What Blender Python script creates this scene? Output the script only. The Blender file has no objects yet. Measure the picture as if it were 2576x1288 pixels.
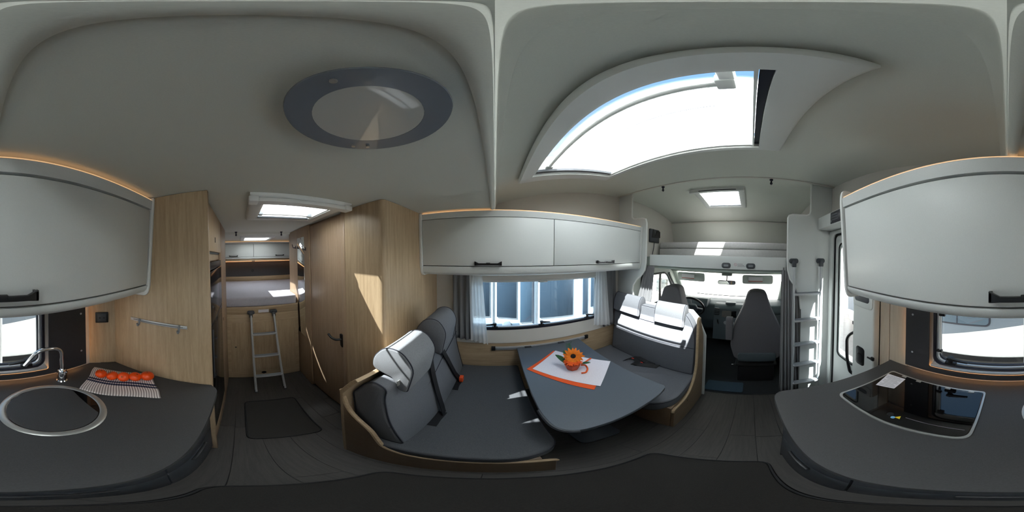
import bpy, bmesh, math, random
from mathutils import Vector, Matrix, geometry
random.seed(7)
SC = bpy.context.scene
COL = SC.collection
PI = math.pi

# ------------------------------------------------------------------ camera
cam = bpy.data.cameras.new('panorama_camera')
cam.type = 'PANO'
for holder in (cam, getattr(cam, 'cycles', None)):
    try:
        holder.panorama_type = 'EQUIRECTANGULAR'
    except Exception:
        pass
cam.clip_start = 0.01
cam_o = bpy.data.objects.new('panorama_camera', cam)
COL.objects.link(cam_o)
rot = Matrix.Rotation(math.radians(-1.3), 4, 'Y') @ Matrix.Rotation(math.radians(83.99), 4, 'Z') @ Matrix.Rotation(PI/2, 4, 'X')
cam_o.matrix_world = Matrix.Translation((0, 0, 1.70)) @ rot
SC.camera = cam_o

# ------------------------------------------------------------------ sky, sun, exposure
SUN_DIR = Vector((-0.345, 0.695, -1.0)).normalized()
SUN_POWER = 82.0
SKY_POWER = 1.8
EXPOSURE = -0.52
W = bpy.data.worlds.new('sky')
SC.world = W
W.use_nodes = True
wn = W.node_tree.nodes; wl = W.node_tree.links
bg = wn['Background']
# a bright summer sky: pale at the horizon, blue overhead, the same all around
tc = wn.new('ShaderNodeTexCoord'); sp = wn.new('ShaderNodeSeparateXYZ'); rp = wn.new('ShaderNodeValToRGB')
wl.new(tc.outputs['Generated'], sp.inputs[0]); wl.new(sp.outputs['Z'], rp.inputs[0])
rp.color_ramp.elements[0].position = 0.0; rp.color_ramp.elements[0].color = (0.95, 0.97, 0.96, 1)
rp.color_ramp.elements[1].position = 0.9; rp.color_ramp.elements[1].color = (0.30, 0.58, 0.98, 1)
wl.new(rp.outputs[0], bg.inputs[0]); bg.inputs[1].default_value = SKY_POWER
sun = bpy.data.lights.new('sun', 'SUN'); sun.energy = SUN_POWER; sun.angle = math.radians(0.53); sun.color = (1.0, 0.985, 0.945)
sun_o = bpy.data.objects.new('sun', sun); COL.objects.link(sun_o)
sun_o.rotation_euler = SUN_DIR.to_track_quat('-Z', 'Y').to_euler(); sun_o.location = (2, -4, 6)
vs = SC.view_settings
vs.view_transform = 'Standard'; vs.look = 'None'; vs.exposure = EXPOSURE; vs.gamma = 1.0; vs.use_curve_mapping = False

# ------------------------------------------------------------------ materials
MATS = {}
def new_mat(name):
    m = bpy.data.materials.new(name); m.use_nodes = True
    nt = m.node_tree; b = nt.nodes['Principled BSDF']
    MATS[name] = m
    return m, nt, b
def srgb(r, g, b):
    f = lambda c: (c/255/12.92) if c/255 <= 0.04045 else ((c/255+0.055)/1.055)**2.4
    return (f(r), f(g), f(b), 1)
def plain(name, col, rough=0.5, metal=0.0, noise=0.0, nscale=60.0, bump=0.0, coat=0.0, emis=None, estr=0.0, stretch=(1,1,1)):
    m, nt, b = new_mat(name)
    b.inputs['Base Color'].default_value = col; b.inputs['Roughness'].default_value = rough; b.inputs['Metallic'].default_value = metal
    b.inputs['Coat Weight'].default_value = coat
    if noise or bump:
        t = nt.nodes.new('ShaderNodeTexCoord'); mp = nt.nodes.new('ShaderNodeMapping'); n = nt.nodes.new('ShaderNodeTexNoise')
        mp.inputs['Scale'].default_value = stretch
        nt.links.new(t.outputs['Object'], mp.inputs[0]); nt.links.new(mp.outputs[0], n.inputs['Vector'])
        n.inputs['Scale'].default_value = nscale; n.inputs['Detail'].default_value = 4
        if noise:
            r = nt.nodes.new('ShaderNodeValToRGB')
            r.color_ramp.elements[0].position = 0.3; r.color_ramp.elements[1].position = 0.7
            r.color_ramp.elements[0].color = tuple(c*(1-noise) for c in col[:3])+(1,)
            r.color_ramp.elements[1].color = tuple(min(1, c*(1+noise)) for c in col[:3])+(1,)
            nt.links.new(n.outputs['Fac'], r.inputs[0]); nt.links.new(r.outputs[0], b.inputs['Base Color'])
        if bump:
            bp = nt.nodes.new('ShaderNodeBump'); bp.inputs['Strength'].default_value = bump; bp.inputs['Distance'].default_value = 0.002
            nt.links.new(n.outputs['Fac'], bp.inputs['Height']); nt.links.new(bp.outputs[0], b.inputs['Normal'])
    if emis:
        b.inputs['Emission Color'].default_value = emis; b.inputs['Emission Strength'].default_value = estr
    return m
def wood(name, c0, c1, scale=(22, 22, 1.1), rough=0.42):
    m, nt, b = new_mat(name)
    t = nt.nodes.new('ShaderNodeTexCoord'); mp = nt.nodes.new('ShaderNodeMapping')
    mp.inputs['Scale'].default_value = scale
    n = nt.nodes.new('ShaderNodeTexNoise'); n.inputs['Scale'].default_value = 3.0; n.inputs['Detail'].default_value = 9; n.inputs['Distortion'].default_value = 0.6
    n2 = nt.nodes.new('ShaderNodeTexNoise'); n2.inputs['Scale'].default_value = 26.0; n2.inputs['Detail'].default_value = 3
    mx = nt.nodes.new('ShaderNodeMix'); mx.data_type = 'FLOAT'; mx.inputs[0].default_value = 0.35
    r = nt.nodes.new('ShaderNodeValToRGB')
    r.color_ramp.elements[0].position = 0.32; r.color_ramp.elements[0].color = c0
    r.color_ramp.elements[1].position = 0.68; r.color_ramp.elements[1].color = c1
    L = nt.links.new
    L(t.outputs['Object'], mp.inputs[0]); L(mp.outputs[0], n.inputs['Vector']); L(mp.outputs[0], n2.inputs['Vector'])
    L(n.outputs['Fac'], mx.inputs[2]); L(n2.outputs['Fac'], mx.inputs[3]); L(mx.outputs[0], r.inputs[0]); L(r.outputs[0], b.inputs['Base Color'])
    bp = nt.nodes.new('ShaderNodeBump'); bp.inputs['Strength'].default_value = 0.08; bp.inputs['Distance'].default_value = 0.001
    L(mx.outputs[0], bp.inputs['Height']); L(bp.outputs[0], b.inputs['Normal'])
    b.inputs['Roughness'].default_value = rough
    return m
def pane_mat(name, tint=(1, 1, 1, 1), refl=0.06, milk=0.0, milkcol=(0.9, 0.93, 0.95, 1)):
    m = bpy.data.materials.new(name); m.use_nodes = True; MATS[name] = m
    nt = m.node_tree; nt.nodes.clear(); L = nt.links.new
    out = nt.nodes.new('ShaderNodeOutputMaterial'); tr = nt.nodes.new('ShaderNodeBsdfTransparent'); gl = nt.nodes.new('ShaderNodeBsdfGlossy')
    tr.inputs[0].default_value = tint; gl.inputs['Roughness'].default_value = 0.02
    lw = nt.nodes.new('ShaderNodeLayerWeight'); lw.inputs[0].default_value = 0.5
    pw = nt.nodes.new('ShaderNodeMath'); pw.operation = 'POWER'; pw.inputs[1].default_value = 4.0; L(lw.outputs['Facing'], pw.inputs[0])
    fr = nt.nodes.new('ShaderNodeMath'); fr.operation = 'MULTIPLY_ADD'; fr.inputs[1].default_value = 0.5; fr.inputs[2].default_value = refl*0.5; L(pw.outputs[0], fr.inputs[0])
    mx = nt.nodes.new('ShaderNodeMixShader'); L(fr.outputs[0], mx.inputs[0]); L(tr.outputs[0], mx.inputs[1]); L(gl.outputs[0], mx.inputs[2])
    last = mx
    if milk:
        tl = nt.nodes.new('ShaderNodeBsdfTranslucent'); tl.inputs[0].default_value = milkcol
        m2 = nt.nodes.new('ShaderNodeMixShader'); m2.inputs[0].default_value = milk
        L(mx.outputs[0], m2.inputs[1]); L(tl.outputs[0], m2.inputs[2]); last = m2
    L(last.outputs[0], out.inputs[0])
    return m
def sheer_mat(name, col, opacity):
    m = bpy.data.materials.new(name); m.use_nodes = True; MATS[name] = m
    nt = m.node_tree; nt.nodes.clear(); L = nt.links.new
    out = nt.nodes.new('ShaderNodeOutputMaterial'); tr = nt.nodes.new('ShaderNodeBsdfTransparent')
    d = nt.nodes.new('ShaderNodeBsdfDiffuse'); tl = nt.nodes.new('ShaderNodeBsdfTranslucent')
    d.inputs[0].default_value = col; tl.inputs[0].default_value = col
    a = nt.nodes.new('ShaderNodeMixShader'); a.inputs[0].default_value = 0.5; L(d.outputs[0], a.inputs[1]); L(tl.outputs[0], a.inputs[2])
    mx = nt.nodes.new('ShaderNodeMixShader'); mx.inputs[0].default_value = opacity
    L(tr.outputs[0], mx.inputs[1]); L(a.outputs[0], mx.inputs[2]); L(mx.outputs[0], out.inputs[0])
    return m

wood('oak', srgb(164, 140, 110), srgb(194, 170, 138))
wood('oak_h', srgb(164, 140, 110), srgb(194, 170, 138), scale=(22, 1.1, 22))
wood('oak_x', srgb(164, 140, 110), srgb(194, 170, 138), scale=(1.1, 22, 22))
wood('oak_door', srgb(156, 131, 106), srgb(180, 154, 128))
wood('oak_shaded', srgb(124, 102, 78), srgb(148, 124, 98), scale=(22, 1.1, 22))  # same oak, darkened in colour to imitate shade on the bench faces
wood('oak_pale', srgb(196, 178, 156), srgb(212, 196, 176))
wood('floor_wood', srgb(50, 47, 45), srgb(70, 66, 62), scale=(26, 1.6, 20), rough=0.5)
plain('ceiling_lining', srgb(212, 213, 204), 0.9, noise=0.03, nscale=500, bump=0.06)
plain('wall_lining', srgb(212, 207, 199), 0.85, noise=0.03, nscale=400)
plain('white_laminate', srgb(210, 213, 211), 0.42, noise=0.02, nscale=300, bump=0.03)
plain('white_plastic', srgb(226, 227, 224), 0.4)
plain('door_white', srgb(216, 219, 216), 0.45)
plain('groove', srgb(120, 122, 120), 0.6)
plain('worktop', srgb(64, 64, 65), 0.55, noise=0.16, nscale=420, bump=0.05)
plain('backsplash', srgb(50, 49, 52), 0.5, noise=0.12, nscale=200)
plain('black_plastic', srgb(24, 24, 26), 0.4)
plain('dark_grey_plastic', srgb(66, 69, 74), 0.45)
plain('mid_grey_plastic', srgb(126, 130, 134), 0.45)
plain('rubber_black', srgb(16, 17, 20), 0.6)
plain('gasket_blue', srgb(24, 26, 40), 0.35)
plain('steel', srgb(190, 190, 186), 0.36, metal=0.75)
plain('chrome', srgb(225, 226, 228), 0.06, metal=1.0)
plain('alu', srgb(196, 198, 200), 0.35, metal=0.45)
plain('glass_black', srgb(6, 6, 8), 0.03, coat=0.5)
plain('fridge_black', srgb(20, 21, 25), 0.12)
plain('mirror', srgb(235, 238, 238), 0.01, metal=1.0)
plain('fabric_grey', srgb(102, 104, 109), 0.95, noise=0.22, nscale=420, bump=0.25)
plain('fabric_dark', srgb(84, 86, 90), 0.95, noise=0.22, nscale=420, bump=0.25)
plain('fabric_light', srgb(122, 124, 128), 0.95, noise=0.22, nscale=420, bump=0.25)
plain('piping', srgb(42, 44, 54), 0.8)
plain('seat_fabric_cab', srgb(86, 85, 90), 0.95, noise=0.15, nscale=420, bump=0.2)
plain('curtain_grey', srgb(128, 128, 130), 0.95, noise=0.08, nscale=300)
plain('mat_carpet', srgb(56, 54, 52), 1.0, noise=0.3, nscale=700, bump=0.5)
plain('mattress', srgb(186, 184, 194), 0.95, noise=0.05, nscale=60, bump=0.1)
plain('mattress_white', srgb(206, 202, 202), 0.95, noise=0.05, nscale=40, bump=0.2)
plain('pad_dark', srgb(84, 83, 84), 0.95, noise=0.1, nscale=200)
plain('table_top', srgb(84, 91, 99), 0.42, noise=0.12, nscale=420)
plain('orange_felt', srgb(232, 88, 34), 0.9, noise=0.08, nscale=300)
plain('pink_felt', srgb(200, 62, 78), 0.9)
plain('white_paper', srgb(228, 222, 228), 0.85, noise=0.03, nscale=100)
plain('mandarin_skin', srgb(240, 78, 10), 0.32, noise=0.05, nscale=150, bump=0.25)
plain('petal', srgb(245, 128, 12), 0.7, noise=0.1, nscale=60)
plain('petal_deep', srgb(236, 92, 14), 0.7, noise=0.1, nscale=60)
plain('flower_heart', srgb(38, 22, 22), 0.9, noise=0.3, nscale=300, bump=0.6)
plain('leaf', srgb(34, 84, 42), 0.6, noise=0.2, nscale=50)
plain('pot_orange', srgb(196, 74, 34), 0.5)
plain('ribbon', srgb(238, 96, 40), 0.95, noise=0.2, nscale=500, bump=0.6)
plain('headliner', srgb(150, 160, 152), 0.9)
plain('dash_dark', srgb(66, 76, 82), 0.6, noise=0.08, nscale=300)
plain('dash_mid', srgb(84, 92, 98), 0.55)
plain('cab_floor', srgb(30, 32, 35), 0.9)
plain('cab_mat', srgb(44, 62, 76), 0.9)
plain('trim_light', srgb(196, 202, 198), 0.6)
plain('red_plastic', srgb(200, 60, 50), 0.5)
plain('sticker_white', srgb(232, 228, 232), 0.6)
plain('print_grey', srgb(120, 116, 122), 0.7)
plain('print_pink', srgb(200, 150, 160), 0.7)
plain('yellow', srgb(230, 200, 40), 0.6)
plain('sky_sticker', srgb(120, 180, 220), 0.6)
plain('belt_black', srgb(18, 18, 22), 0.7)
plain('belt_red', srgb(235, 84, 40), 0.5)
plain('body_white', srgb(238, 240, 240), 0.35)
plain('body_grey', srgb(104, 114, 124), 0.35)
plain('van_glass', srgb(56, 68, 78), 0.35)
plain('van_glass_light', srgb(74, 90, 102), 0.3)
plain('tyre', srgb(30, 30, 32), 0.9)
plain('concrete', srgb(158, 154, 148), 0.9, noise=0.1, nscale=8)
plain('render_wall', srgb(232, 222, 220), 0.9)
plain('foliage', srgb(70, 104, 52), 0.9, noise=0.3, nscale=30)
plain('lamp_ring', srgb(124, 130, 140), 0.15, coat=0.3)
plain('lamp_glass', srgb(196, 197, 193), 0.05, coat=1.0)
plain('lever_blue', srgb(40, 42, 60), 0.4)
plain('led_warm', (1, 0.62, 0.3, 1), 0.5, emis=(1.0, 0.52, 0.20, 1), estr=1.4)
plain('led_warm_soft', (1, 0.62, 0.3, 1), 0.5, emis=(1.0, 0.50, 0.20, 1), estr=16.0)
plain('led_rear', (1, 0.62, 0.3, 1), 0.5, emis=(1.0, 0.52, 0.24, 1), estr=5.0)
plain('led_line', (1, 0.7, 0.42, 1), 0.5, emis=(1.0, 0.58, 0.28, 1), estr=0.9)
pane_mat('acrylic', (0.80, 0.84, 0.86, 1))
pane_mat('acrylic_tint', (0.62, 0.72, 0.80, 1))
pane_mat('acrylic_hatch', (0.92, 0.95, 0.96, 1), milk=0.40)
pane_mat('acrylic_clear', (0.95, 0.97, 0.98, 1))
pane_mat('cab_glass', (0.90, 0.95, 0.94, 1))
sheer_mat('sheer_white', (0.93, 0.93, 0.92, 1), 0.80)

def towel_mat():
    m, nt, b = new_mat('tea_towel'); L = nt.links.new
    uv = nt.nodes.new('ShaderNodeUVMap'); sx = nt.nodes.new('ShaderNodeSeparateXYZ'); L(uv.outputs[0], sx.inputs[0])
    def math_(op, a, v2=None, link2=None):
        n = nt.nodes.new('ShaderNodeMath'); n.operation = op
        L(a, n.inputs[0])
        if v2 is not None: n.inputs[1].default_value = v2
        if link2 is not None: L(link2, n.inputs[1])
        return n.outputs[0]
    s = math_('SINE', math_('MULTIPLY', sx.outputs['X'], 2*PI*30))
    r = nt.nodes.new('ShaderNodeValToRGB')
    r.color_ramp.elements[0].position = 0.25; r.color_ramp.elements[0].color = srgb(150, 138, 136)
    r.color_ramp.elements[1].position = 0.75; r.color_ramp.elements[1].color = srgb(236, 228, 224)
    L(math_('MULTIPLY_ADD', s, 0.5), r.inputs[0])
    for n in nt.nodes:
        if n.type == 'MATH' and n.operation == 'MULTIPLY_ADD': n.inputs[2].default_value = 0.5
    y = sx.outputs['Y']
    def band(a, bb):
        g = math_('GREATER_THAN', y, a); l = math_('LESS_THAN', y, bb)
        return math_('MULTIPLY', g, link2=l)
    bands = math_('ADD', band(0.46, 0.525), link2=band(0.555, 0.62))
    r2 = nt.nodes.new('ShaderNodeValToRGB')
    r2.color_ramp.elements[0].position = 0.25; r2.color_ramp.elements[0].color = srgb(22, 26, 48)
    r2.color_ramp.elements[1].position = 0.75; r2.color_ramp.elements[1].color = srgb(72, 74, 100)
    for n in nt.nodes:
        if n.type == 'VALTORGB' and n == r: src = n.inputs[0].links[0].from_socket
    L(src, r2.inputs[0])
    mx = nt.nodes.new('ShaderNodeMix'); mx.data_type = 'RGBA'
    L(bands, mx.inputs[0]); L(r.outputs[0], mx.inputs[6]); L(r2.outputs[0], mx.inputs[7])
    L(mx.outputs[2], b.inputs['Base Color']); b.inputs['Roughness'].default_value = 0.95
towel_mat()

# ------------------------------------------------------------------ mesh helpers
def merge(bm, other):
    me = bpy.data.meshes.new('tmp'); other.to_mesh(me); bm.from_mesh(me); bpy.data.meshes.remove(me); other.free()
    return bm
def bevel(bm, r, seg=2, ang=30):
    es = [e for e in bm.edges if len(e.link_faces) == 2 and e.calc_face_angle(0) > math.radians(ang)]
    if es and r > 0:
        bmesh.ops.bevel(bm, geom=es, offset=r, segments=seg, profile=0.5, affect='EDGES', clamp_overlap=True)
    return bm
def box(x0, x1, y0, y1, z0, z1, r=0, seg=2):
    bm = bmesh.new(); bmesh.ops.create_cube(bm, size=1)
    for v in bm.verts:
        v.co = Vector(((x0+x1)/2 + v.co.x*abs(x1-x0), (y0+y1)/2 + v.co.y*abs(y1-y0), (z0+z1)/2 + v.co.z*abs(z1-z0)))
    return bevel(bm, r, seg)
def AX(axis, u, v, w):
    return Vector((w, u, v)) if axis == 'x' else Vector((u, w, v)) if axis == 'y' else Vector((u, v, w))
def prism(pts, axis, a0, a1, r=0, seg=2, ang=30, holes=()):
    """polygon (other two axes in order) extruded along axis from a0 to a1, optional holes"""
    bm = bmesh.new()
    loops = [list(pts)] + [list(h) for h in holes]
    if not holes:
        lo = [bm.verts.new(AX(axis, p[0], p[1], a0)) for p in pts]; hi = [bm.verts.new(AX(axis, p[0], p[1], a1)) for p in pts]
        bm.faces.new(lo); bm.faces.new(list(reversed(hi)))
        n = len(pts)
        for i in range(n): bm.faces.new([lo[i], hi[i], hi[(i+1) % n], lo[(i+1) % n]])
    else:
        tris = geometry.tessellate_polygon([[Vector((p[0], p[1], 0)) for p in l] for l in loops])
        flat = [p for l in loops for p in l]
        lo = [bm.verts.new(AX(axis, p[0], p[1], a0)) for p in flat]; hi = [bm.verts.new(AX(axis, p[0], p[1], a1)) for p in flat]
        for t in tris:
            try:
                bm.faces.new([lo[i] for i in t]); bm.faces.new([hi[i] for i in reversed(t)])
            except ValueError: pass
        k = 0
        for l in loops:
            n = len(l)
            for i in range(n):
                a, b_ = k+i, k+(i+1) % n
                bm.faces.new([lo[a], hi[a], hi[b_], lo[b_]])
            k += n
    bmesh.ops.recalc_face_normals(bm, faces=bm.faces)
    return bevel(bm, r, seg, ang)
def rrect(u0, u1, v0, v1, r, n=5):
    out = []
    for cx, cy, a in ((u1-r, v1-r, 0), (u0+r, v1-r, 90), (u0+r, v0+r, 180), (u1-r, v0+r, 270)):
        for i in range(n+1):
            t = math.radians(a + 90*i/n); out.append((cx+r*math.cos(t), cy+r*math.sin(t)))
    return out
def roundpoly(pts, rad, n=5):
    """fillet every corner; rad is a number or list"""
    out = []; N = len(pts)
    for i, p in enumerate(pts):
        r = rad[i] if isinstance(rad, (list, tuple)) else rad
        p = Vector(p); a = Vector(pts[i-1]); b_ = Vector(pts[(i+1) % N])
        if r <= 0: out.append(tuple(p)); continue
        da = (a-p); db = (b_-p); r2 = min(r, da.length*0.49, db.length*0.49)
        A = p+da.normalized()*r2; Bq = p+db.normalized()*r2
        for k in range(n+1):
            t = k/n
            out.append(tuple((1-t)**2*A + 2*t*(1-t)*p + t*t*Bq))
    return out
def circ(cx, cy, r, n=32, ry=None):
    ry = r if ry is None else ry
    return [(cx+r*math.cos(2*PI*i/n), cy+ry*math.sin(2*PI*i/n)) for i in range(n)]
def tube(path, r, n=8, cap=True, closed=False):
    bm = bmesh.new(); P_ = [Vector(p) for p in path]; rings = []
    rad = r if isinstance(r, (list, tuple)) else [r]*len(P_)
    t0 = (P_[1]-P_[0]).normalized(); up = Vector((0, 0, 1)) if abs(t0.z) < 0.9 else Vector((1, 0, 0))
    nrm = t0.cross(up).normalized(); prev = t0; N = len(P_)
    for i, p in enumerate(P_):
        if closed: t = (P_[(i+1) % N]-P_[i-1]).normalized()
        else: t = (P_[min(i+1, N-1)]-P_[max(i-1, 0)]).normalized()
        ax = prev.cross(t)
        if ax.length > 1e-6: nrm = Matrix.Rotation(prev.angle(t), 3, ax.normalized()) @ nrm
        prev = t; b_ = t.cross(nrm).normalized()
        rings.append([bm.verts.new(p + rad[i]*(math.cos(2*PI*k/n)*nrm + math.sin(2*PI*k/n)*b_)) for k in range(n)])
    M_ = N if closed else N-1
    for i in range(M_):
        a, b_ = rings[i], rings[(i+1) % N]
        for k in range(n): bm.faces.new([a[k], a[(k+1) % n], b_[(k+1) % n], b_[k]])
    if cap and not closed:
        bm.faces.new(list(reversed(rings[0]))); bm.faces.new(rings[-1])
    bmesh.ops.recalc_face_normals(bm, faces=bm.faces)
    return bm
def arc_path(pts, r, n=5):
    """polyline with filleted inner corners"""
    out = [Vector(pts[0])]
    for i in range(1, len(pts)-1):
        p = Vector(pts[i]); a = Vector(pts[i-1]); b_ = Vector(pts[i+1])
        rr = min(r, (a-p).length*0.49, (b_-p).length*0.49)
        A = p+(a-p).normalized()*rr; Bq = p+(b_-p).normalized()*rr
        for k in range(n+1):
            t = k/n; out.append((1-t)**2*A+2*t*(1-t)*p+t*t*Bq)
    out.append(Vector(pts[-1])); return out
def lathe(prof, c, n=28, axis='z'):
    bm = bmesh.new(); rings = []
    for r, h in prof:
        ring = []
        for k in range(n):
            a = 2*PI*k/n; u, v = r*math.cos(a), r*math.sin(a)
            p = Vector((u, v, h)) if axis == 'z' else Vector((h, u, v)) if axis == 'x' else Vector((u, h, v))
            ring.append(bm.verts.new(Vector(c)+p))
        rings.append(ring)
    for i in range(len(rings)-1):
        for k in range(n):
            bm.faces.new([rings[i][k], rings[i][(k+1) % n], rings[i+1][(k+1) % n], rings[i+1][k]])
    if prof[0][0] > 1e-6: bm.faces.new(rings[0])
    if prof[-1][0] > 1e-6: bm.faces.new(rings[-1])
    bmesh.ops.remove_doubles(bm, verts=bm.verts, dist=1e-6)
    bmesh.ops.recalc_face_normals(bm, faces=bm.faces)
    return bm
def plate(us, vs, hole, f0, f1):
    """slab on a grid: us, vs cut lines; hole(ucentre, vcentre)->True leaves the cell open; f0/f1 map (u,v) to the two faces"""
    bm = bmesh.new(); A = {}; Bq = {}
    def va(i, j):
        if (i, j) not in A: A[i, j] = bm.verts.new(f0(us[i], vs[j])); Bq[i, j] = bm.verts.new(f1(us[i], vs[j]))
        return A[i, j], Bq[i, j]
    nu, nv = len(us)-1, len(vs)-1
    solid = [[not hole((us[i]+us[i+1])/2, (vs[j]+vs[j+1])/2) for j in range(nv)] for i in range(nu)]
    for i in range(nu):
        for j in range(nv):
            if not solid[i][j]: continue
            q = [va(i, j), va(i+1, j), va(i+1, j+1), va(i, j+1)]
            bm.faces.new([k[0] for k in q]); bm.faces.new([k[1] for k in reversed(q)])
            for (di, dj, a, b_) in ((-1, 0, 3, 0), (1, 0, 1, 2), (0, -1, 0, 1), (0, 1, 2, 3)):
                ii, jj = i+di, j+dj
                if 0 <= ii < nu and 0 <= jj < nv and solid[ii][jj]: continue
                bm.faces.new([q[a][0], q[a][1], q[b_][1], q[b_][0]])
    bmesh.ops.recalc_face_normals(bm, faces=bm.faces)
    return bm
def cuts(a, b_, extra, step):
    s = {round(a, 5), round(b_, 5)} | {round(e, 5) for e in extra if a < e < b_}
    s = sorted(s); out = [s[0]]
    for p, q in zip(s, s[1:]):
        n = max(1, math.ceil((q-p)/step))
        out += [p+(q-p)*k/n for k in range(1, n+1)]
    return out
def ellipsoid(c, rx, ry, rz, seg=20, rings=12):
    bm = bmesh.new(); bmesh.ops.create_uvsphere(bm, u_segments=seg, v_segments=rings, radius=1)
    for v in bm.verts: v.co = Vector((c[0]+v.co.x*rx, c[1]+v.co.y*ry, c[2]+v.co.z*rz))
    return bm
def xform(bm, m):
    bmesh.ops.transform(bm, matrix=m, verts=bm.verts); return bm
def strap(path, width_dir, w, t=0.003):
    """flat band along a path"""
    bm = bmesh.new(); wd = Vector(width_dir).normalized(); rows = []
    for i, p in enumerate(path):
        p = Vector(p); d = Vector(path[min(i+1, len(path)-1)])-Vector(path[max(i-1, 0)]); nn = d.cross(wd).normalized()*t/2
        rows.append([bm.verts.new(p-wd*w/2-nn), bm.verts.new(p+wd*w/2-nn), bm.verts.new(p+wd*w/2+nn), bm.verts.new(p-wd*w/2+nn)])
    for a, b_ in zip(rows, rows[1:]):
        for k in range(4): bm.faces.new([a[k], a[(k+1) % 4], b_[(k+1) % 4], b_[k]])
    bm.faces.new(list(reversed(rows[0]))); bm.faces.new(rows[-1])
    bmesh.ops.recalc_face_normals(bm, faces=bm.faces)
    return bm
def drape(top, bot, folds, amp, normal, rows=14, per=6, bulge=0.0, phase=0.0):
    """pleated curtain between a top edge (a,b) and a bottom edge (a,b)"""
    bm = bmesh.new(); n = folds*per; nv = Vector(normal).normalized(); g = []
    for j in range(rows+1):
        t = j/rows; row = []
        for i in range(n+1):
            s = i/n
            a = Vector(top[0]).lerp(Vector(bot[0]), t); b_ = Vector(top[1]).lerp(Vector(bot[1]), t)
            p = a.lerp(b_, s)
            am = amp*(0.55+0.6*t)
            p += nv*(am*math.sin(2*PI*folds*s+phase+0.5*math.sin(3*t)) + 0.35*am*math.sin(2*PI*folds*2.3*s+1.3+2*t) + bulge*math.sin(PI*t))
            row.append(bm.verts.new(p))
        g.append(row)
    for j in range(rows):
        for i in range(n): bm.faces.new([g[j][i], g[j][i+1], g[j+1][i+1], g[j+1][i]])
    return bm

# ------------------------------------------------------------------ object helpers
ORG = {}
def obj(name, bm, mat, parent=None, label=None, base=None, sharp=38, solid=0.0):
    for f in bm.faces: f.smooth = True
    for e in bm.edges:
        if len(e.link_faces) == 2 and e.calc_face_angle(0) > math.radians(sharp): e.smooth = False
    me = bpy.data.meshes.new(name); bm.to_mesh(me); bm.free()
    o = bpy.data.objects.new(name, me); COL.objects.link(o)
    if mat: me.materials.append(MATS[mat])
    if parent is not None: org = ORG[parent]
    elif base is not None: org = Vector(base)
    else:
        xs = [v.co.x for v in me.vertices]; ys = [v.co.y for v in me.vertices]; zs = [v.co.z for v in me.vertices]
        org = Vector(((min(xs)+max(xs))/2, (min(ys)+max(ys))/2, min(zs)))
    me.transform(Matrix.Translation(-org)); ORG[o] = org
    if parent is not None: o.parent = parent
    else: o.location = org
    if label: o['label'] = label
    if solid:
        md = o.modifiers.new('thickness', 'SOLIDIFY'); md.thickness = solid; md.offset = 0
    return o
def tag(o, label, cat, group=None):
    o['label'] = label; o['category'] = cat
    if group: o['group'] = group
    return o
def thing(name, label, cat, loc, group=None):
    o = bpy.data.objects.new(name, None); o.empty_display_size = 0.05; COL.objects.link(o)
    o.location = loc; ORG[o] = Vector(loc)
    return tag(o, label, cat, group)
def struct(name, bm, mat, label=None, parent=None):
    o = obj(name, bm, mat, parent, base=None if parent else (0, 0, 0))
    if parent is None: o['kind'] = 'structure'
    if label: o['label'] = label
    return o
def sempty(name, loc, label=None):
    o = bpy.data.objects.new(name, None); o.empty_display_size = 0.05; COL.objects.link(o); o.location = loc; ORG[o] = Vector(loc)
    o['kind'] = 'structure'
    if label: o['label'] = label
    return o
def dup(root, delta, label=None):
    """copy of a thing, its parts and their sub-parts, moved by delta"""
    r = root.copy(); COL.objects.link(r); r.location = root.location + Vector(delta); ORG[r] = ORG[root]+Vector(delta)
    if label: r['label'] = label
    def rec(src, dst):
        for ch in list(src.children):
            c = ch.copy(); COL.objects.link(c); c.parent = dst; rec(ch, c)
    rec(root, r)
    return r

# ================================================================== THE SETTING
def zc(y):                      # underside of the roof over the lounge and alcove (it rises towards the front)
    if y <= 1.4: return 2.15+0.33*y-0.09*y*y
    k = y-1.4
    return 2.4356+0.078*k-0.085*k*k-0.02*k**3
XL, XR = -1.50, 0.77
YR = -3.30

# floor with separate planks
floor = struct('floor', box(XL, XR, -1.84, 1.50, -0.06, -0.004), 'rubber_black', label='dark grey vinyl plank floor')
pl_w, pl_l = 0.142, 0.92
shared = {}
ncol = int(math.ceil((XR-XL)/pl_w))
for c in range(ncol):
    x0 = XL+c*pl_w; x1 = min(XR, x0+pl_w)
    y = -1.84-random.random()*0.8
    while y < 1.5:
        a, b_ = max(y, -1.84), min(y+pl_l, 1.5)
        if b_-a > 0.02:
            key = (round(x1-x0, 3), round(b_-a, 3))
            if key in shared:
                o = bpy.data.objects.new('plank', shared[key]); COL.objects.link(o)
            else:
                bm = box(-(x1-x0)/2+0.0008, (x1-x0)/2-0.0008, -(b_-a)/2+0.0008, (b_-a)/2-0.0008, -0.004, 0.0, 0.0007, 1)
                o = obj('plank', bm, 'floor_wood', None, base=(0, 0, 0)); shared[key] = o.data
            o.parent = floor; o.location = ((x0+x1)/2, (a+b_)/2, 0)
        y += pl_l

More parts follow.
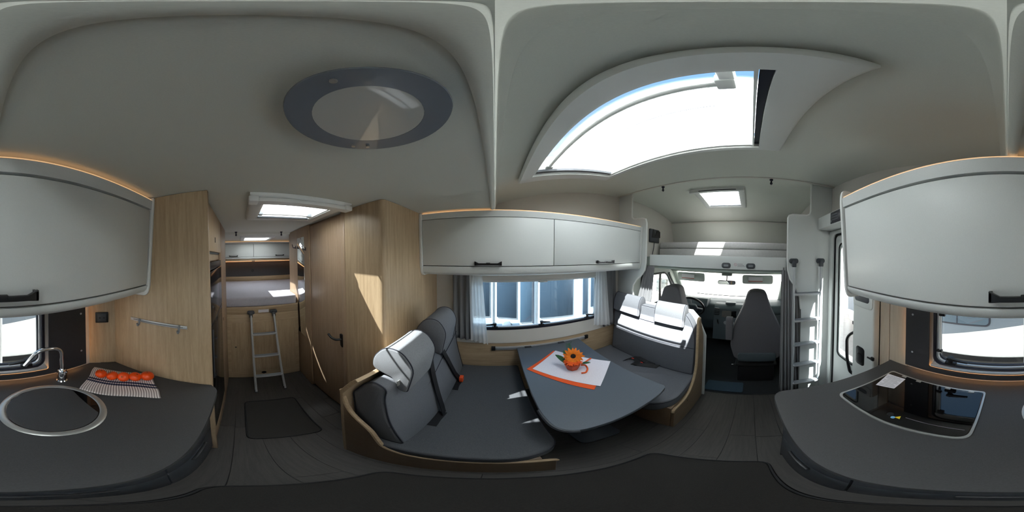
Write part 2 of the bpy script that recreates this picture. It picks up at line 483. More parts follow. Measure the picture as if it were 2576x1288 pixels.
# rear ceiling, flat
HC = (-0.555, -0.13, -1.22, -0.82)      # corridor roof hatch opening
HR = (-0.48, -0.08, -2.80, -2.36)      # bed roof hatch opening
def in_(h, x, y): return h[0] < x < h[1] and h[2] < y < h[3]
def zr(y): return 2.01 if y > -2.11 else 1.985
us = cuts(XL-0.03, XR+0.03, [HC[0], HC[1], HR[0], HR[1]], 1.0)
vv = cuts(YR-0.03, 0.0, [HC[2], HC[3], HR[2], HR[3], -2.10, -2.12], 1.0)
struct('ceiling', plate(us, vv, lambda x, y: in_(HC, x, y) or in_(HR, x, y), lambda x, y: Vector((x, y, zr(y))), lambda x, y: Vector((x, y, 2.06))), 'ceiling_lining', label='flat beige lined ceiling over kitchen and corridor')
# front ceiling, rising, and alcove roof
HB = (-0.93, 0.005, 0.215, 0.775)      # large roof hatch opening
HA = (-0.60, -0.14, 1.72, 2.25)        # alcove roof hatch opening
us = cuts(XL-0.03, XR+0.03, [HB[0], HB[1], HA[0], HA[1]], 1.0)
vv = cuts(0.0, 2.82, [HB[2], HB[3], HA[2], HA[3], 1.4], 0.12)
struct('ceiling.001', plate(us, vv, lambda x, y: in_(HB, x, y) or in_(HA, x, y), lambda x, y: Vector((x, y, zc(y))), lambda x, y: Vector((x, y, zc(y)+0.05))), 'ceiling_lining', label='rising beige ceiling over the lounge and alcove')
# rounded riser where the two ceilings meet
prof = [(-0.028, 2.004), (-0.022, 2.0), (-0.012, 2.0), (-0.002, 2.006), (0.003, 2.02), (0.004, 2.08), (0.006, 2.12), (0.012, 2.142), (0.022, 2.152), (0.03, 2.17), (-0.028, 2.17)]
struct('trim_1', prism(prof, 'x', XL-0.02, XR+0.02), 'ceiling_lining', label='rounded ceiling step running across the vehicle')
# ceiling seam line over the door
struct('trim_2', prism([(1.388, zc(1.4)-0.008), (1.412, zc(1.4)-0.008), (1.412, zc(1.4)+0.01), (1.388, zc(1.4)+0.01)], 'x', XL, XR, 0.003), 'wall_lining', label='thin ceiling rail at the alcove entrance')

# side walls
WL = (-0.24, 1.10, 0.925, 1.475)       # dinette window
us = cuts(YR-0.03, 3.05, [WL[0], WL[1], 1.46], 2.0); vv = [0-0.06, WL[2], WL[3], 1.57, 2.62]
struct('wall_left', plate(us, vv, lambda y, z: in_(WL, y, z) or (y > 1.46 and z < 1.57), lambda y, z: Vector((XL, y, z)), lambda y, z: Vector((XL-0.03, y, z))), 'wall_lining', label='beige side wall behind the dinette')
WR = (-0.30, 0.365, 1.075, 1.52)       # kitchen window
DR = (0.76, 1.375, -0.06, 1.93)        # entrance door
us = cuts(YR-0.03, 3.05, [WR[0], WR[1], DR[0], DR[1], 1.46], 2.0); vv = sorted([-0.06, WR[2], WR[3], 1.57, DR[3], 2.62])
struct('wall_right', plate(us, vv, lambda y, z: in_(WR, y, z) or in_(DR, y, z) or (y > 1.46 and z < 1.57), lambda y, z: Vector((XR, y, z)), lambda y, z: Vector((XR+0.03, y, z))), 'wall_lining', label='beige side wall behind the kitchen')
struct('wall_rear', box(XL-0.03, XR+0.03, YR-0.03, YR, -0.06, 2.06), 'wall_lining', label='rear end wall above the bed')
struct('wall_front', prism([(2.80, 2.30), (3.02, 1.55), (3.06, 1.55), (2.86, 2.36)], 'x', XL, XR), 'ceiling_lining', label='sloping front wall of the sleeping alcove')
struct('trim_3', prism([(2.795, 2.296), (2.81, 2.296), (2.815, 2.28), (2.80, 2.276)], 'x', XL, XR), 'wall_lining', label='seam where the alcove roof meets its front wall')
struct('baseboard_rear', box(XL, XR, -1.90, -1.865, -0.06, 0.2), 'rubber_black')
struct('floor.001', box(XL-0.03, XR+0.03, YR-0.03, -1.84, -0.06, -0.02), 'rubber_black', label='storage floor under the bed')

# wooden lower panel under the dinette window
struct('trim_4', box(XL, XL+0.013, -0.56, 1.42, 0.02, 0.775, 0.004), 'oak_h', label='oak panel below the dinette window')
struct('trim_5', prism([(XL, 0.775), (XL+0.022, 0.775), (XL+0.018, 0.80), (XL+0.006, 0.92), (XL, 0.925)], 'y', -0.56, 1.42, 0.003), 'wall_lining', label='pale sill panel below the dinette window')

struct('trim_10', box(XR-0.012, XR, 0.5225, 0.6535, 0.991, 1.487, 0.002), 'oak_pale', label='pale oak board right of the dark splash panel')
struct('trim_11', box(XR-0.014, XR, 0.6565, 0.734, 0.0, 1.96, 0.002), 'oak_pale', label='pale oak board between the worktop end and the entrance door')
# cab partitions
pl = [(-1.5, 0.0), (-1.24, 0.0), (-1.24, 1.20), (-1.262, 1.26), (-1.25, 1.33), (-1.20, 1.40), (-1.13, 1.46), (-1.085, 1.52), (-1.07, 1.60), (-1.068, 2.04), (-1.08, 2.085), (-1.13, 2.10), (-1.25, 2.105), (-1.282, 2.13), (-1.286, 2.18), (-1.286, 2.435), (-1.5, 2.435)]
wp = struct('wall_partition_left', prism(pl, 'y', 1.42, 1.436, 0.002, 1), 'white_laminate', label='white wave-edged partition beside the locker and cab')
pr = [(0.77, 0.0), (0.47, 0.0), (0.47, 1.20), (0.455, 1.32), (0.415, 1.42), (0.36, 1.50), (0.338, 1.58), (0.333, 1.66), (0.33, 2.06), (0.34, 2.085), (0.37, 2.095), (0.51, 2.10), (0.54, 2.115), (0.55, 2.15), (0.55, 2.436), (0.77, 2.436)]
struct('wall_partition_right', prism(pr, 'y', 1.44, 1.456, 0.002, 1), 'white_laminate', label='pale grey partition behind the ladder')
for (pts, y0, nm) in ((pl[2:16], 1.4195, 'trim_6'), (pr[2:15], 1.4395, 'trim_7')):
    struct(nm, tube([(p[0], y0+0.008, p[1]) for p in pts], 0.0105, 8), 'white_plastic', label='rounded white edging of the cab partition')
# low wall behind the front bench
struct('wall_low', prism([(-1.5, 0), (-0.385, 0), (-0.385, 0.90), (-0.46, 1.10), (-0.52, 1.165), (-1.5, 1.165)], 'y', 1.425, 1.445, 0.003, 1), 'white_laminate', label='low white wall between the bench and the cab')

# alcove bed base and cab headliner
struct('trim_8', box(-1.062, 0.328, 1.485, 1.505, 1.572, 1.692, 0.004), 'white_laminate', label='white front board of the alcove bed')
struct('ceiling.002', prism([(1.505, 1.66), (1.505, 1.545), (1.70, 1.56), (2.05, 1.56), (2.30, 1.50), (2.44, 1.425), (2.50, 1.43), (2.52, 1.56), (3.03, 1.56), (3.03, 1.66)], 'x', XL, XR), 'headliner', label='grey cab headliner')

# cab shell
struct('floor.002', box(-1.32, 0.60, 1.50, 3.0, -0.06, -0.002), 'cab_floor', label='dark cab floor')
struct('trim_9', box(-0.40, 0.46, 1.49, 1.51, -0.06, 0.004, 0.002), 'rubber_black', label='black edge strip of the cab step')
def cab_side(xa, xb, nm, lab):
    outer = [(1.46, -0.06), (3.0, -0.06), (3.0, 0.88), (2.50, 1.46), (2.46, 1.57), (1.46, 1.57)]
    hole = roundpoly([(1.62, 0.98), (2.56, 0.98), (2.50, 1.08), (2.30, 1.36), (2.20, 1.41), (1.62, 1.42)], 0.05, 4)
    return struct(nm, prism(outer, 'x', xa, xb, holes=[hole]), 'trim_light', label=lab)
cab_side(-1.31, -1.28, 'wall_cab_left', 'cab side wall with the driver window')
cab_side(0.56, 0.59, 'wall_cab_right', 'cab side wall with the passenger window')
struct('wall_cab_front', box(-1.31, 0.59, 2.96, 3.0, -0.06, 0.88), 'dash_dark', label='front bulkhead under the dashboard')

# ================================================================== WINDOWS, DOOR, HATCHES
def ring(u0, u1, v0, v1, w, r, axis, a0, a1, bev=0.0):
    return prism(rrect(u0, u1, v0, v1, r), axis, a0, a1, bev, 2, holes=[rrect(u0+w, u1-w, v0+w, v1-w, max(0.005, r-w*0.6))])
def latch(parent, p, d, yd=1):
    """small black toggle latch on a window frame; d = +1/-1 direction of x into the room, yd = way the lever points"""
    x, y, z = p
    l = obj('latch', box(x-0.012, x+0.012, y-0.028, y+0.028, z-0.03, z-0.008, 0.005), 'black_plastic', parent)
    obj('post', lathe([(0.0, -0.012), (0.013, -0.012), (0.011, 0.012), (0.016, 0.018), (0.016, 0.028), (0.0, 0.030)], (x+d*0.004, y, z), 14), 'black_plastic', l)
    bm = prism(roundpoly([(-0.016, 0.010), (0.02, 0.008), (0.085, 0.004), (0.088, 0.012), (0.02, 0.026), (-0.016, 0.028)], 0.004, 2), 'x', -0.007, 0.007, 0.002, 1)
    if yd < 0:
        bm = xform(bm, Matrix.Scale(-1, 4, (0, 1, 0))); bmesh.ops.reverse_faces(bm, faces=bm.faces)
    obj('lever', xform(bm, Matrix.Translation((x+d*0.012, y, z))), 'black_plastic', l)

# dinette window
w1 = sempty('window_1', (XL, 0.43, 0.925), 'wide acrylic window beside the dinette')
obj('window_frame', ring(WL[0]+0.002, WL[1]-0.002, WL[2]+0.002, WL[3]-0.002, 0.022, 0.06, 'x', XL-0.03, XL+0.006, 0.002), 'gasket_blue', w1)
obj('inner_frame', ring(WL[0]+0.024, WL[1]-0.024, WL[2]+0.024, WL[3]-0.024, 0.012, 0.05, 'x', XL-0.03, XL-0.004, 0.002), 'alu', w1)
obj('pane', box(XL-0.024, XL-0.018, WL[0]+0.03, WL[1]-0.03, WL[2]+0.03, WL[3]-0.03), 'acrylic_tint', w1)
for y in (0.0, 0.44, 0.95): latch(w1, (XL+0.016, y, WL[2]+0.058), 1, 1 if y > 0.2 else -1)
# roller blind above it
bl = thing('roller_blind', 'beige roller blind cassette along the top of the dinette window', 'blind', (XL+0.02, 0.43, 1.42))
obj('cassette', box(XL+0.001, XL+0.045, -0.22, 1.10, 1.445, 1.505, 0.01), 'wall_lining', bl)
obj('pull_bar', box(XL+0.008, XL+0.03, -0.20, 1.08, 1.425, 1.445, 0.004), 'white_plastic', bl)
obj('pull_tab', box(XL+0.03, XL+0.045, 0.40, 0.49, 1.418, 1.432, 0.003), 'white_plastic', bl)

# kitchen window
w2 = sempty('window_2', (XR, 0.03, WR[2]), 'rounded kitchen window above the worktop')
obj('window_frame', ring(WR[0]+0.001, WR[1]-0.001, WR[2]+0.001, WR[3]-0.001, 0.016, 0.055, 'x', XR-0.012, XR+0.03, 0.002), 'gasket_blue', w2)
obj('inner_frame', ring(WR[0]+0.014, WR[1]-0.014, WR[2]+0.014, WR[3]-0.014, 0.014, 0.05, 'x', XR-0.002, XR+0.03, 0.002), 'alu', w2)
obj('pane_frame', ring(WR[0]+0.026, WR[1]-0.026, WR[2]+0.026, WR[3]-0.026, 0.008, 0.045, 'x', XR+0.012, XR+0.03, 0.002), 'gasket_blue', w2)
obj('pane', prism(rrect(WR[0]+0.028, WR[1]-0.028, WR[2]+0.028, WR[3]-0.028, 0.045), 'x', XR+0.018, XR+0.023), 'acrylic', w2)
obj('sill_strip', box(XR-0.028, XR+0.002, WR[0]-0.005, WR[1]+0.005, WR[2]-0.012, WR[2]+0.004, 0.003), 'alu', w2)
latch(w2, (XR-0.026, 0.262, WR[2]+0.062), -1, -1); latch(w2, (XR-0.026, -0.20, WR[2]+0.062), -1, 1)
st = obj('stay_arm', box(XR-0.005, XR+0.005, 0.325, 0.333, 1.16, 1.40, 0.002), 'white_plastic', w2)
obj('stay_joint', box(XR-0.014, XR+0.006, 0.30, 0.335, 1.40, 1.445, 0.005), 'black_plastic', st)
obj('stay_clip', box(XR-0.012, XR+0.006, 0.315, 0.345, 1.17, 1.186, 0.003), 'black_plastic', st)

obj('blind', box(XR-0.010, XR-0.004, WR[0]+0.003, WR[1]-0.003, 1.445, WR[3]-0.003, 0.001), 'white_plastic', w2)  # lowered blind out of view, added to cut sun reaching the worktop
# entrance door
d1 = sempty('door_1', (XR, 1.07, 0.02), 'white entrance door with a tall window and a moulded bin')
hole = rrect(0.965, 1.285, 0.70, 1.83, 0.05)
obj('door_leaf', prism(rrect(0.775, 1.352, 0.03, 1.915, 0.05), 'x', XR+0.004, XR+0.03, 0.003, holes=[hole]), 'door_white', d1)
obj('gasket', ring(0.762, 1.372, 0.01, 1.928, 0.02, 0.06, 'x', XR-0.004, XR+0.03), 'rubber_black', d1)
obj('door_frame', prism(rrect(0.735, 1.438, -0.0, 1.955, 0.01), 'x', XR-0.022, XR, 0.003, holes=[rrect(0.764, 1.368, 0.012, 1.926, 0.05)]), 'door_white', d1)
wf = obj('window_gasket', ring(0.957, 1.293, 0.692, 1.838, 0.012, 0.055, 'x', XR-0.001, XR+0.008, 0.002), 'rubber_black', d1)
obj('pane', prism(rrect(0.967, 1.283, 0.702, 1.828, 0.05), 'x', XR+0.014, XR+0.019), 'acrylic', d1)
obj('window_lining', ring(0.969, 1.281, 0.704, 1.826, 0.022, 0.05, 'x', XR+0.006, XR+0.013, 0.002), 'trim_light', d1)
bn = obj('door_bin', prism(rrect(0.735, 0.955, 0.32, 1.485, 0.03), 'x', XR-0.07, XR+0.004, 0.012, 3), 'door_white', d1, label='white moulded bin')
obj('bin_lid', prism(rrect(0.745, 0.945, 1.36, 1.482, 0.025), 'x', XR-0.077, XR-0.068, 0.005), 'door_white', bn)
obj('grip_slot', prism(rrect(0.775, 0.925, 1.40, 1.452, 0.02), 'x', XR-0.079, XR-0.074, 0.002), 'dark_grey_plastic', bn)
obj('recessed_handle', prism(rrect(0.818, 0.905, 0.855, 1.03, 0.025), 'x', XR-0.074, XR-0.068, 0.002), 'black_plastic', bn)
obj('recess_paddle', prism(rrect(0.835, 0.888, 0.88, 0.97, 0.02), 'x', XR-0.078, XR-0.073, 0.002), 'rubber_black', bn)
kn = obj('latch_knob', box(XR-0.085, XR-0.07, 0.72, 0.745, 0.97, 1.0, 0.004), 'black_plastic', bn)
obj('latch_lever', box(XR-0.083, XR-0.075, 0.735, 0.78, 0.972, 0.985, 0.003), 'black_plastic', kn)
gp = [(XR-0.002, 1.02, 0.60), (XR-0.03, 1.03, 0.64), (XR-0.035, 1.07, 0.80), (XR-0.035, 1.075, 1.00), (XR-0.03, 1.04, 1.06), (XR-0.002, 0.99, 1.10)]
obj('grab_handle', tube(arc_path(gp, 0.05), 0.014, 8), 'black_plastic', d1)
fs = obj('flyscreen_catch', tube([(XR-0.004, 1.24, 0.30), (XR-0.01, 1.10, 0.13)], 0.006, 6), 'black_plastic', d1)
obj('catch_foot', tube([(XR-0.004, 1.22, 0.16), (XR-0.01, 1.10, 0.12)], 0.006, 6), 'black_plastic', fs)

# ---- roof hatches
def flat_hatch(name, label, H, zf, margin, dome=0.06, roof=0.05):
    """H = opening in the ceiling, zf(x,y) = ceiling underside"""
    x0, x1, y0, y1 = H
    c = ((x0+x1)/2, (y0+y1)/2)
    t = thing(name, label, 'roof hatch', (c[0], c[1], zf(*c)-0.03))
    m = margin
    us = cuts(x0-m, x1+m, [x0, x1, x0-m+0.012, x1+m-0.012], 0.5); vv = cuts(y0-m, y1+m, [y0, y1, y0-m+0.012, y1+m-0.012], 0.5)
    ho = lambda x, y: in_(H, x, y)
    def low(x, y):
        e = min(x-(x0-m), (x1+m)-x, y-(y0-m), (y1+m)-y)
        return Vector((x, y, zf(x, y)-(0.026 if e > 0.006 else 0.012)))
    obj('frame', plate(us, vv, ho, low, lambda x, y: Vector((x, y, zf(x, y)-0.001))), 'white_plastic', t, sharp=60)
    # liner up through the roof
    e = 0.012
    us2 = [x0-0.001, x0+e, x1-e, x1+0.001]; vv2 = [y0-0.001, y0+e, y1-e, y1+0.001]
    ho2 = lambda x, y: x0+e < x < x1-e and y0+e < y < y1-e
    obj('liner', plate(us2, vv2, ho2, lambda x, y: Vector((x, y, zf(x, y)-0.02)), lambda x, y: Vector((x, y, zf(x, y)+roof+0.03))), 'white_plastic', t)
    us3 = cuts(x0-0.03, x1+0.03, [], 0.06); vv3 = cuts(y0-0.03, y1+0.03, [], 0.06)
    def zd(x, y):
        a = 1-((x-c[0])/((x1-x0)/2+0.03))**4; b_ = 1-((y-c[1])/((y1-y0)/2+0.03))**4
        return zf(x, y)+roof+0.032+dome*max(0, a)*max(0, b_)
    obj('acrylic_dome', plate(us3, vv3, lambda x, y: False, lambda x, y: Vector((x, y, zd(x, y))), lambda x, y: Vector((x, y, zd(x, y)+0.004))), 'acrylic_hatch', t, sharp=80)
    return t
hc = flat_hatch('roof_hatch', 'white framed roof hatch in the corridor ceiling with blind rails', HC, lambda x, y: zr(y), 0.072)
x0, x1, y0, y1 = HC
obj('blind_cassette', box(x0-0.06, x1+0.06, y1+0.012, y1+0.07, 1.962, 1.985, 0.006), 'white_plastic', hc)
for xx in (x0-0.075, x1+0.03): obj('end_cap', box(xx, xx+0.05, y1+0.01, y1+0.078, 1.960, 1.992, 0.008), 'white_plastic', hc)
obj('blind_bar', box(x0+0.012, x1-0.012, y0+0.07, y0+0.09, 1.995, 2.01, 0.004), 'white_plastic', hc)
for xx in (x0+0.013, x1-0.043): obj('bar_clip', box(xx, xx+0.03, y0+0.06, y0+0.10, 1.99, 2.02, 0.005), 'mid_grey_plastic', hc)
obj('flyscreen_edge', box(x0+0.012, x1-0.012, y0+0.013, y0+0.03, 1.985, 1.998, 0.003), 'dark_grey_plastic', hc)
obj('handle_bar', tube([(x0+0.02, y1-0.1, 2.04), (x1-0.02, y1-0.1, 2.04)], 0.006, 8), 'dark_grey_plastic', hc)
hr = flat_hatch('roof_hatch', 'roof hatch over the rear bed glimpsed past the corridor', HR, lambda x, y: zr(y), 0.055)
obj('blind_edge', box(HR[0]+0.012, HR[1]-0.012, HR[3]-0.03, HR[3]-0.012, 1.967, 1.98, 0.003), 'dark_grey_plastic', hr)
ha = flat_hatch('roof_hatch', 'small roof hatch over the sleeping alcove above the cab', HA, lambda x, y: zc(y), 0.06)
obj('blind_cassette', prism([(HA[2]-0.058, zc(HA[2])-0.044), (HA[2]-0.01, zc(HA[2])-0.04), (HA[2]-0.01, zc(HA[2])-0.024), (HA[2]-0.058, zc(HA[2])-0.02)], 'x', HA[0]-0.08, HA[1]+0.055, 0.004), 'white_plastic', ha)
obj('blind_slot', prism([(HA[2]-0.060, zc(HA[2])-0.036), (HA[2]-0.054, zc(HA[2])-0.036), (HA[2]-0.054, zc(HA[2])-0.026), (HA[2]-0.060, zc(HA[2])-0.026)], 'x', HA[0]+0.03, HA[1]-0.03), 'dark_grey_plastic', ha)
obj('blind_edge', box(HA[0]+0.013, HA[1]-0.013, HA[3]-0.02, HA[3]-0.012, zc(2.2)-0.02, zc(2.2)-0.008), 'dark_grey_plastic', ha)

# the large hatch over the lounge
hb = thing('roof_hatch', 'large white framed roof hatch open to the sky above the lounge', 'roof hatch', (-0.45, 0.49, 2.25))
X0, X1, Y0, Y1 = HB
OX0, OX1, OY0, OY1 = -1.02, 0.135, 0.142, 0.815
us = cuts(OX0, OX1, [X0, X1, 0.024, OX0+0.01, OX1-0.01], 0.3); vv = cuts(OY0, OY1, [Y0, Y1, OY0+0.01, OY1-0.01], 0.08)
def lowb(x, y):
    e = min(x-OX0, OX1-x, y-OY0, OY1-y)
    return Vector((x, y, zc(y)-(0.042 if e > 0.005 else 0.03)))
obj('frame', plate(us, vv, lambda x, y: in_(HB, x, y) or (X1 < x < 0.024 and Y0 < y < Y1), lowb, lambda x, y: Vector((x, y, zc(y)-0.012))), 'white_plastic', hb, sharp=50)
obj('shadow_gap', plate(cuts(OX0+0.015, OX1-0.015, [X0, 0.03], 0.5), cuts(OY0+0.015, OY1-0.015, [Y0, Y1], 0.1), lambda x, y: X0 < x < 0.03 and Y0 < y < Y1, lambda x, y: Vector((x, y, zc(y)-0.013)), lambda x, y: Vector((x, y, zc(y)-0.0005))), 'dark_grey_plastic', hb)
obj('blind_slot', plate([X1-0.004, 0.023], cuts(Y0, Y1, [], 0.1), lambda x, y: False, lambda x, y: Vector((x, y, zc(y)-0.012)), lambda x, y: Vector((x, y, zc(y)-0.002))), 'lever_blue', hb)
e = 0.014
obj('liner', plate([X0, X0+e, X1-0.012, X1-0.005], cuts(Y0, Y1, [Y0+e, Y1-e], 0.08), lambda x, y: X0+e < x < X1-0.012 and Y0+e < y < Y1-e, lambda x, y: Vector((x, y, zc(y)-0.03)), lambda x, y: Vector((x, y, zc(y)+0.10))), 'white_plastic', hb)
def zdb(x, y):
    a = 1-((x+0.46)/0.52)**4; b_ = 1-((y-0.49)/0.34)**4
    return zc(y)+0.105+0.05*max(0, a)*max(0, b_)
obj('clear_rim', plate(cuts(X0-0.04, X1+0.04, [], 0.08), cuts(Y0-0.03, 0.365, [], 0.03), lambda x, y: False, lambda x, y: Vector((x, y, zdb(x, y))), lambda x, y: Vector((x, y, zdb(x, y)+0.004))), 'acrylic_clear', hb, sharp=80)
obj('acrylic_dome', plate(cuts(X0-0.04, X1+0.04, [], 0.08), cuts(0.365, Y1+0.04, [], 0.06), lambda x, y: False, lambda x, y: Vector((x, y, zdb(x, y))), lambda x, y: Vector((x, y, zdb(x, y)+0.004))), 'acrylic_hatch', hb, sharp=80)
yb = 0.305
bar = obj('handle_bar', tube([(X0+0.03, yb, zc(yb)+0.008), (X1-0.075, yb, zc(yb)+0.008)], 0.012, 10), 'white_plastic', hb)
for xx in (X0+0.014, X1-0.085): obj('bar_bracket', box(xx, xx+0.04, yb-0.022, yb+0.022, zc(yb)-0.005, zc(yb)+0.05, 0.006), 'white_plastic', bar)
obj('seal_line', tube([(X0+0.10, 0.56, zdb(-0.7, 0.56)-0.006), (-0.46, 0.56, zdb(-0.46, 0.56)-0.006), (X1-0.06, 0.56, zdb(-0.2, 0.56)-0.006)], 0.0022, 6), 'dark_grey_plastic', hb)
obj('flyscreen_edge', plate([X0+e, X0+e+0.025], cuts(Y0+e, Y1-e, [], 0.1), lambda x, y: False, lambda x, y: Vector((x, y, zc(y)-0.028)), lambda x, y: Vector((x, y, zc(y)-0.012))), 'dark_grey_plastic', hb)
obj('crank_block', box(X1-0.075, X1-0.045, Y0+0.014, Y0+0.075, zc(0.3)+0.0, zc(0.3)+0.05, 0.006), 'white_plastic', hb)

# ================================================================== KITCHEN SIDE
WT = 0.99
# worktop with openings for sink and hob
outer = roundpoly([(0.765, -0.575), (0.672, -0.694), (0.135, -0.694), (0.103, -0.660), (0.103, 0.645), (0.765, 0.645)], [0, 0, 0.0, 0.03, 0.06, 0], 6)
SK = (0.505, -0.222)
hob_hole = rrect(0.36, 0.64, 0.11, 0.515, 0.03)
wt = obj('worktop', prism(outer, 'z', WT-0.034, WT, 0, holes=[circ(SK[0], SK[1], 0.163, 40), hob_hole]), 'worktop')
tag(wt, 'long dark grey speckled kitchen worktop with sink and hob set in', 'worktop')
# base cabinet under it
bc = thing('kitchen_base_cabinet', 'kitchen base cabinet under the dark worktop', 'cabinet', (0.45, 0, 0))
obj('body', box(0.165, 0.765, -0.69, 0.61, 0.09, WT-0.0345, 0.004), 'dark_grey_plastic', bc)
obj('plinth', box(0.20, 0.76, -0.68, 0.60, 0.0, 0.09), 'black_plastic', bc)
obj('end_panel', box(0.15, 0.765, 0.61, 0.625, 0.0, WT-0.0345, 0.003), 'backsplash', bc)
for i, (a, b_) in enumerate(((-0.685, -0.26), (-0.255, 0.17), (0.175, 0.605))):
    for (za, zb) in ((0.10, 0.50), (0.505, 0.78), (0.785, 0.945)):
        dr = obj('drawer', box(0.147, 0.165, a, b_, za, zb, 0.003), 'dark_grey_plastic', bc)
        obj('handle', box(0.135, 0.147, (a+b_)/2-0.08, (a+b_)/2+0.08, zb-0.04, zb-0.025, 0.003), 'black_plastic', dr)
# round sink
sk = thing('sink', 'round steel sink with a dark lid in the worktop', 'sink', (SK[0], SK[1], WT-0.13))
obj('rim', lathe([(0.154, -0.004), (0.154, 0.002), (0.158, 0.0045), (0.172, 0.0045), (0.177, 0.001), (0.177, 0.0)], (SK[0], SK[1], WT), 56), 'steel', sk)
obj('bowl', lathe([(0.0, -0.13), (0.10, -0.128), (0.14, -0.10), (0.152, -0.02), (0.155, 0.001)], (SK[0], SK[1], WT), 40), 'glass_black', sk)
lid = []
dv = Vector((-0.12, -1.0)).normalized()
for i in range(64):
    a = 2*PI*i/64; p = Vector((0.151*math.cos(a), 0.151*math.sin(a))); s_ = p.dot(dv)
    if s_ > 0.118: p = p-dv*(s_-0.118)
    lid.append((SK[0]+p.x, SK[1]+p.y))
obj('lid', prism(lid, 'z', WT-0.006, WT+0.0015, 0.001, 1), 'worktop', sk)
# chrome tap
tp = thing('kitchen_tap', 'chrome swivel tap beside the round sink', 'tap', (0.69, -0.355, WT))
obj('foot', lathe([(0.0, 0), (0.027, 0), (0.027, 0.006), (0.021, 0.012), (0.0, 0.012)], (0.69, -0.355, WT), 24), 'chrome', tp)
obj('body', lathe([(0.0, 0.01), (0.021, 0.01), (0.024, 0.03), (0.024, 0.082), (0.017, 0.094), (0.0, 0.094)], (0.69, -0.355, WT), 24), 'chrome', tp)
obj('lever', box(0.66, 0.72, -0.373, -0.364, WT+0.075, WT+0.083, 0.003), 'chrome', tp)
obj('spout', tube(arc_path([(0.69, -0.355, WT+0.08), (0.69, -0.355, WT+0.245), (0.693, -0.24, WT+0.255), (0.70, -0.18, WT+0.16)], 0.05, 8), 0.0105, 12), 'chrome', tp)
# hob with black glass lid
hb_ = thing('gas_hob', 'built-in hob closed with a shiny black glass lid', 'hob', (0.5, 0.31, WT-0.06))
ho_o = roundpoly([(0.335, 0.545), (0.665, 0.548), (0.665, 0.083), (0.345, 0.078), (0.332, 0.30)], [0.03, 0.02, 0.02, 0.035, 0.0], 6)
def inset(poly, d):
    cx = sum(p[0] for p in poly)/len(poly); cy = sum(p[1] for p in poly)/len(poly)
    out = []
    for x, y in poly:
        out.append((cx+(x-cx)*(1-d/0.166), cy+(y-cy)*(1-d/0.235)))
    return out
obj('rim', prism(ho_o, 'z', WT, WT+0.008, 0.0015, 1, holes=[inset(ho_o, 0.008)]), 'steel', hb_)
obj('tray', prism(hob_hole, 'z', WT-0.05, WT, 0.0), 'black_plastic', hb_)
gl = obj('glass_lid', prism(inset(ho_o, 0.009), 'z', WT+0.002, WT+0.0095, 0.001, 1), 'glass_black', hb_)
obj('control_line', box(0.392, 0.394, 0.10, 0.27, WT+0.0095, WT+0.0099), 'print_grey', gl)
for y in (0.14, 0.24, 0.38, 0.46): obj('hinge', box(0.642, 0.652, y-0.012, y+0.012, WT+0.0096, WT+0.013, 0.001), 'steel', gl)
lb = obj('instruction_label', prism([(0.505, 0.508), (0.622, 0.540), (0.632, 0.442), (0.535, 0.430)], 'z', WT+0.0095, WT+0.0101), 'sticker_white', hb_)
for k in range(9):
    t = 0.1+0.8*k/8; w = 0.85 if k % 3 else 0.6
    a = Vector((0.622, 0.540)).lerp(Vector((0.505, 0.508)), t); b_ = Vector((0.632, 0.442)).lerp(Vector((0.535, 0.430)), t)
    p, q = a.lerp(b_, (1-w)/2+0.02), a.lerp(b_, 1-(1-w)/2-0.02)
    obj('text_line', tube([(p.x, p.y, WT+0.0102), (q.x, q.y, WT+0.0102)], 0.0011, 4), 'print_grey', lb)
obj('warning_sticker', prism([(0.375, 0.278), (0.375, 0.298), (0.392, 0.286)], 'z', WT+0.0095, WT+0.0101), 'yellow', hb_)
obj('round_sticker', prism(circ(0.372, 0.30, 0.007, 16), 'z', WT+0.0095, WT+0.0101), 'sky_sticker', hb_)
obj('lid_knob', lathe([(0.0, 0.0), (0.011, 0.0), (0.011, 0.002), (0.0, 0.002)], (0.382, 0.318, WT+0.0095), 16), 'rubber_black', hb_)

# dark splash panel with warm light behind
sp_hole = rrect(-0.312, 0.378, 1.058, 1.516, 0.012)
spl = thing('splash_panel', 'dark splashback panel around the kitchen window', 'panel', (0.745, 0, 1.02))
obj('board', prism(rrect(-0.532, 0.520, 1.022, 1.523, 0.004), 'x', 0.738, 0.747, 0.0, holes=[sp_hole]), 'backsplash', spl)
for (y, z) in ((-0.50, 1.39), (-0.50, 1.14), (0.475, 1.39), (0.475, 1.14)): obj('screw_cap', lathe([(0.0, 0), (0.006, 0), (0.006, 0.002), (0.0, 0.003)], (0.738-0.003, y, z), 12, 'x'), 'alu', spl)
for (y0, y1, z0, z1) in ((-0.50, 0.49, 1.030, 1.036), (-0.518, -0.512, 1.05, 1.49), (0.500, 0.506, 1.05, 1.49)):
    obj('light_strip', box(0.749, 0.753, y0, y1, z0, z1), 'led_warm_soft', spl, label='warm light strip')

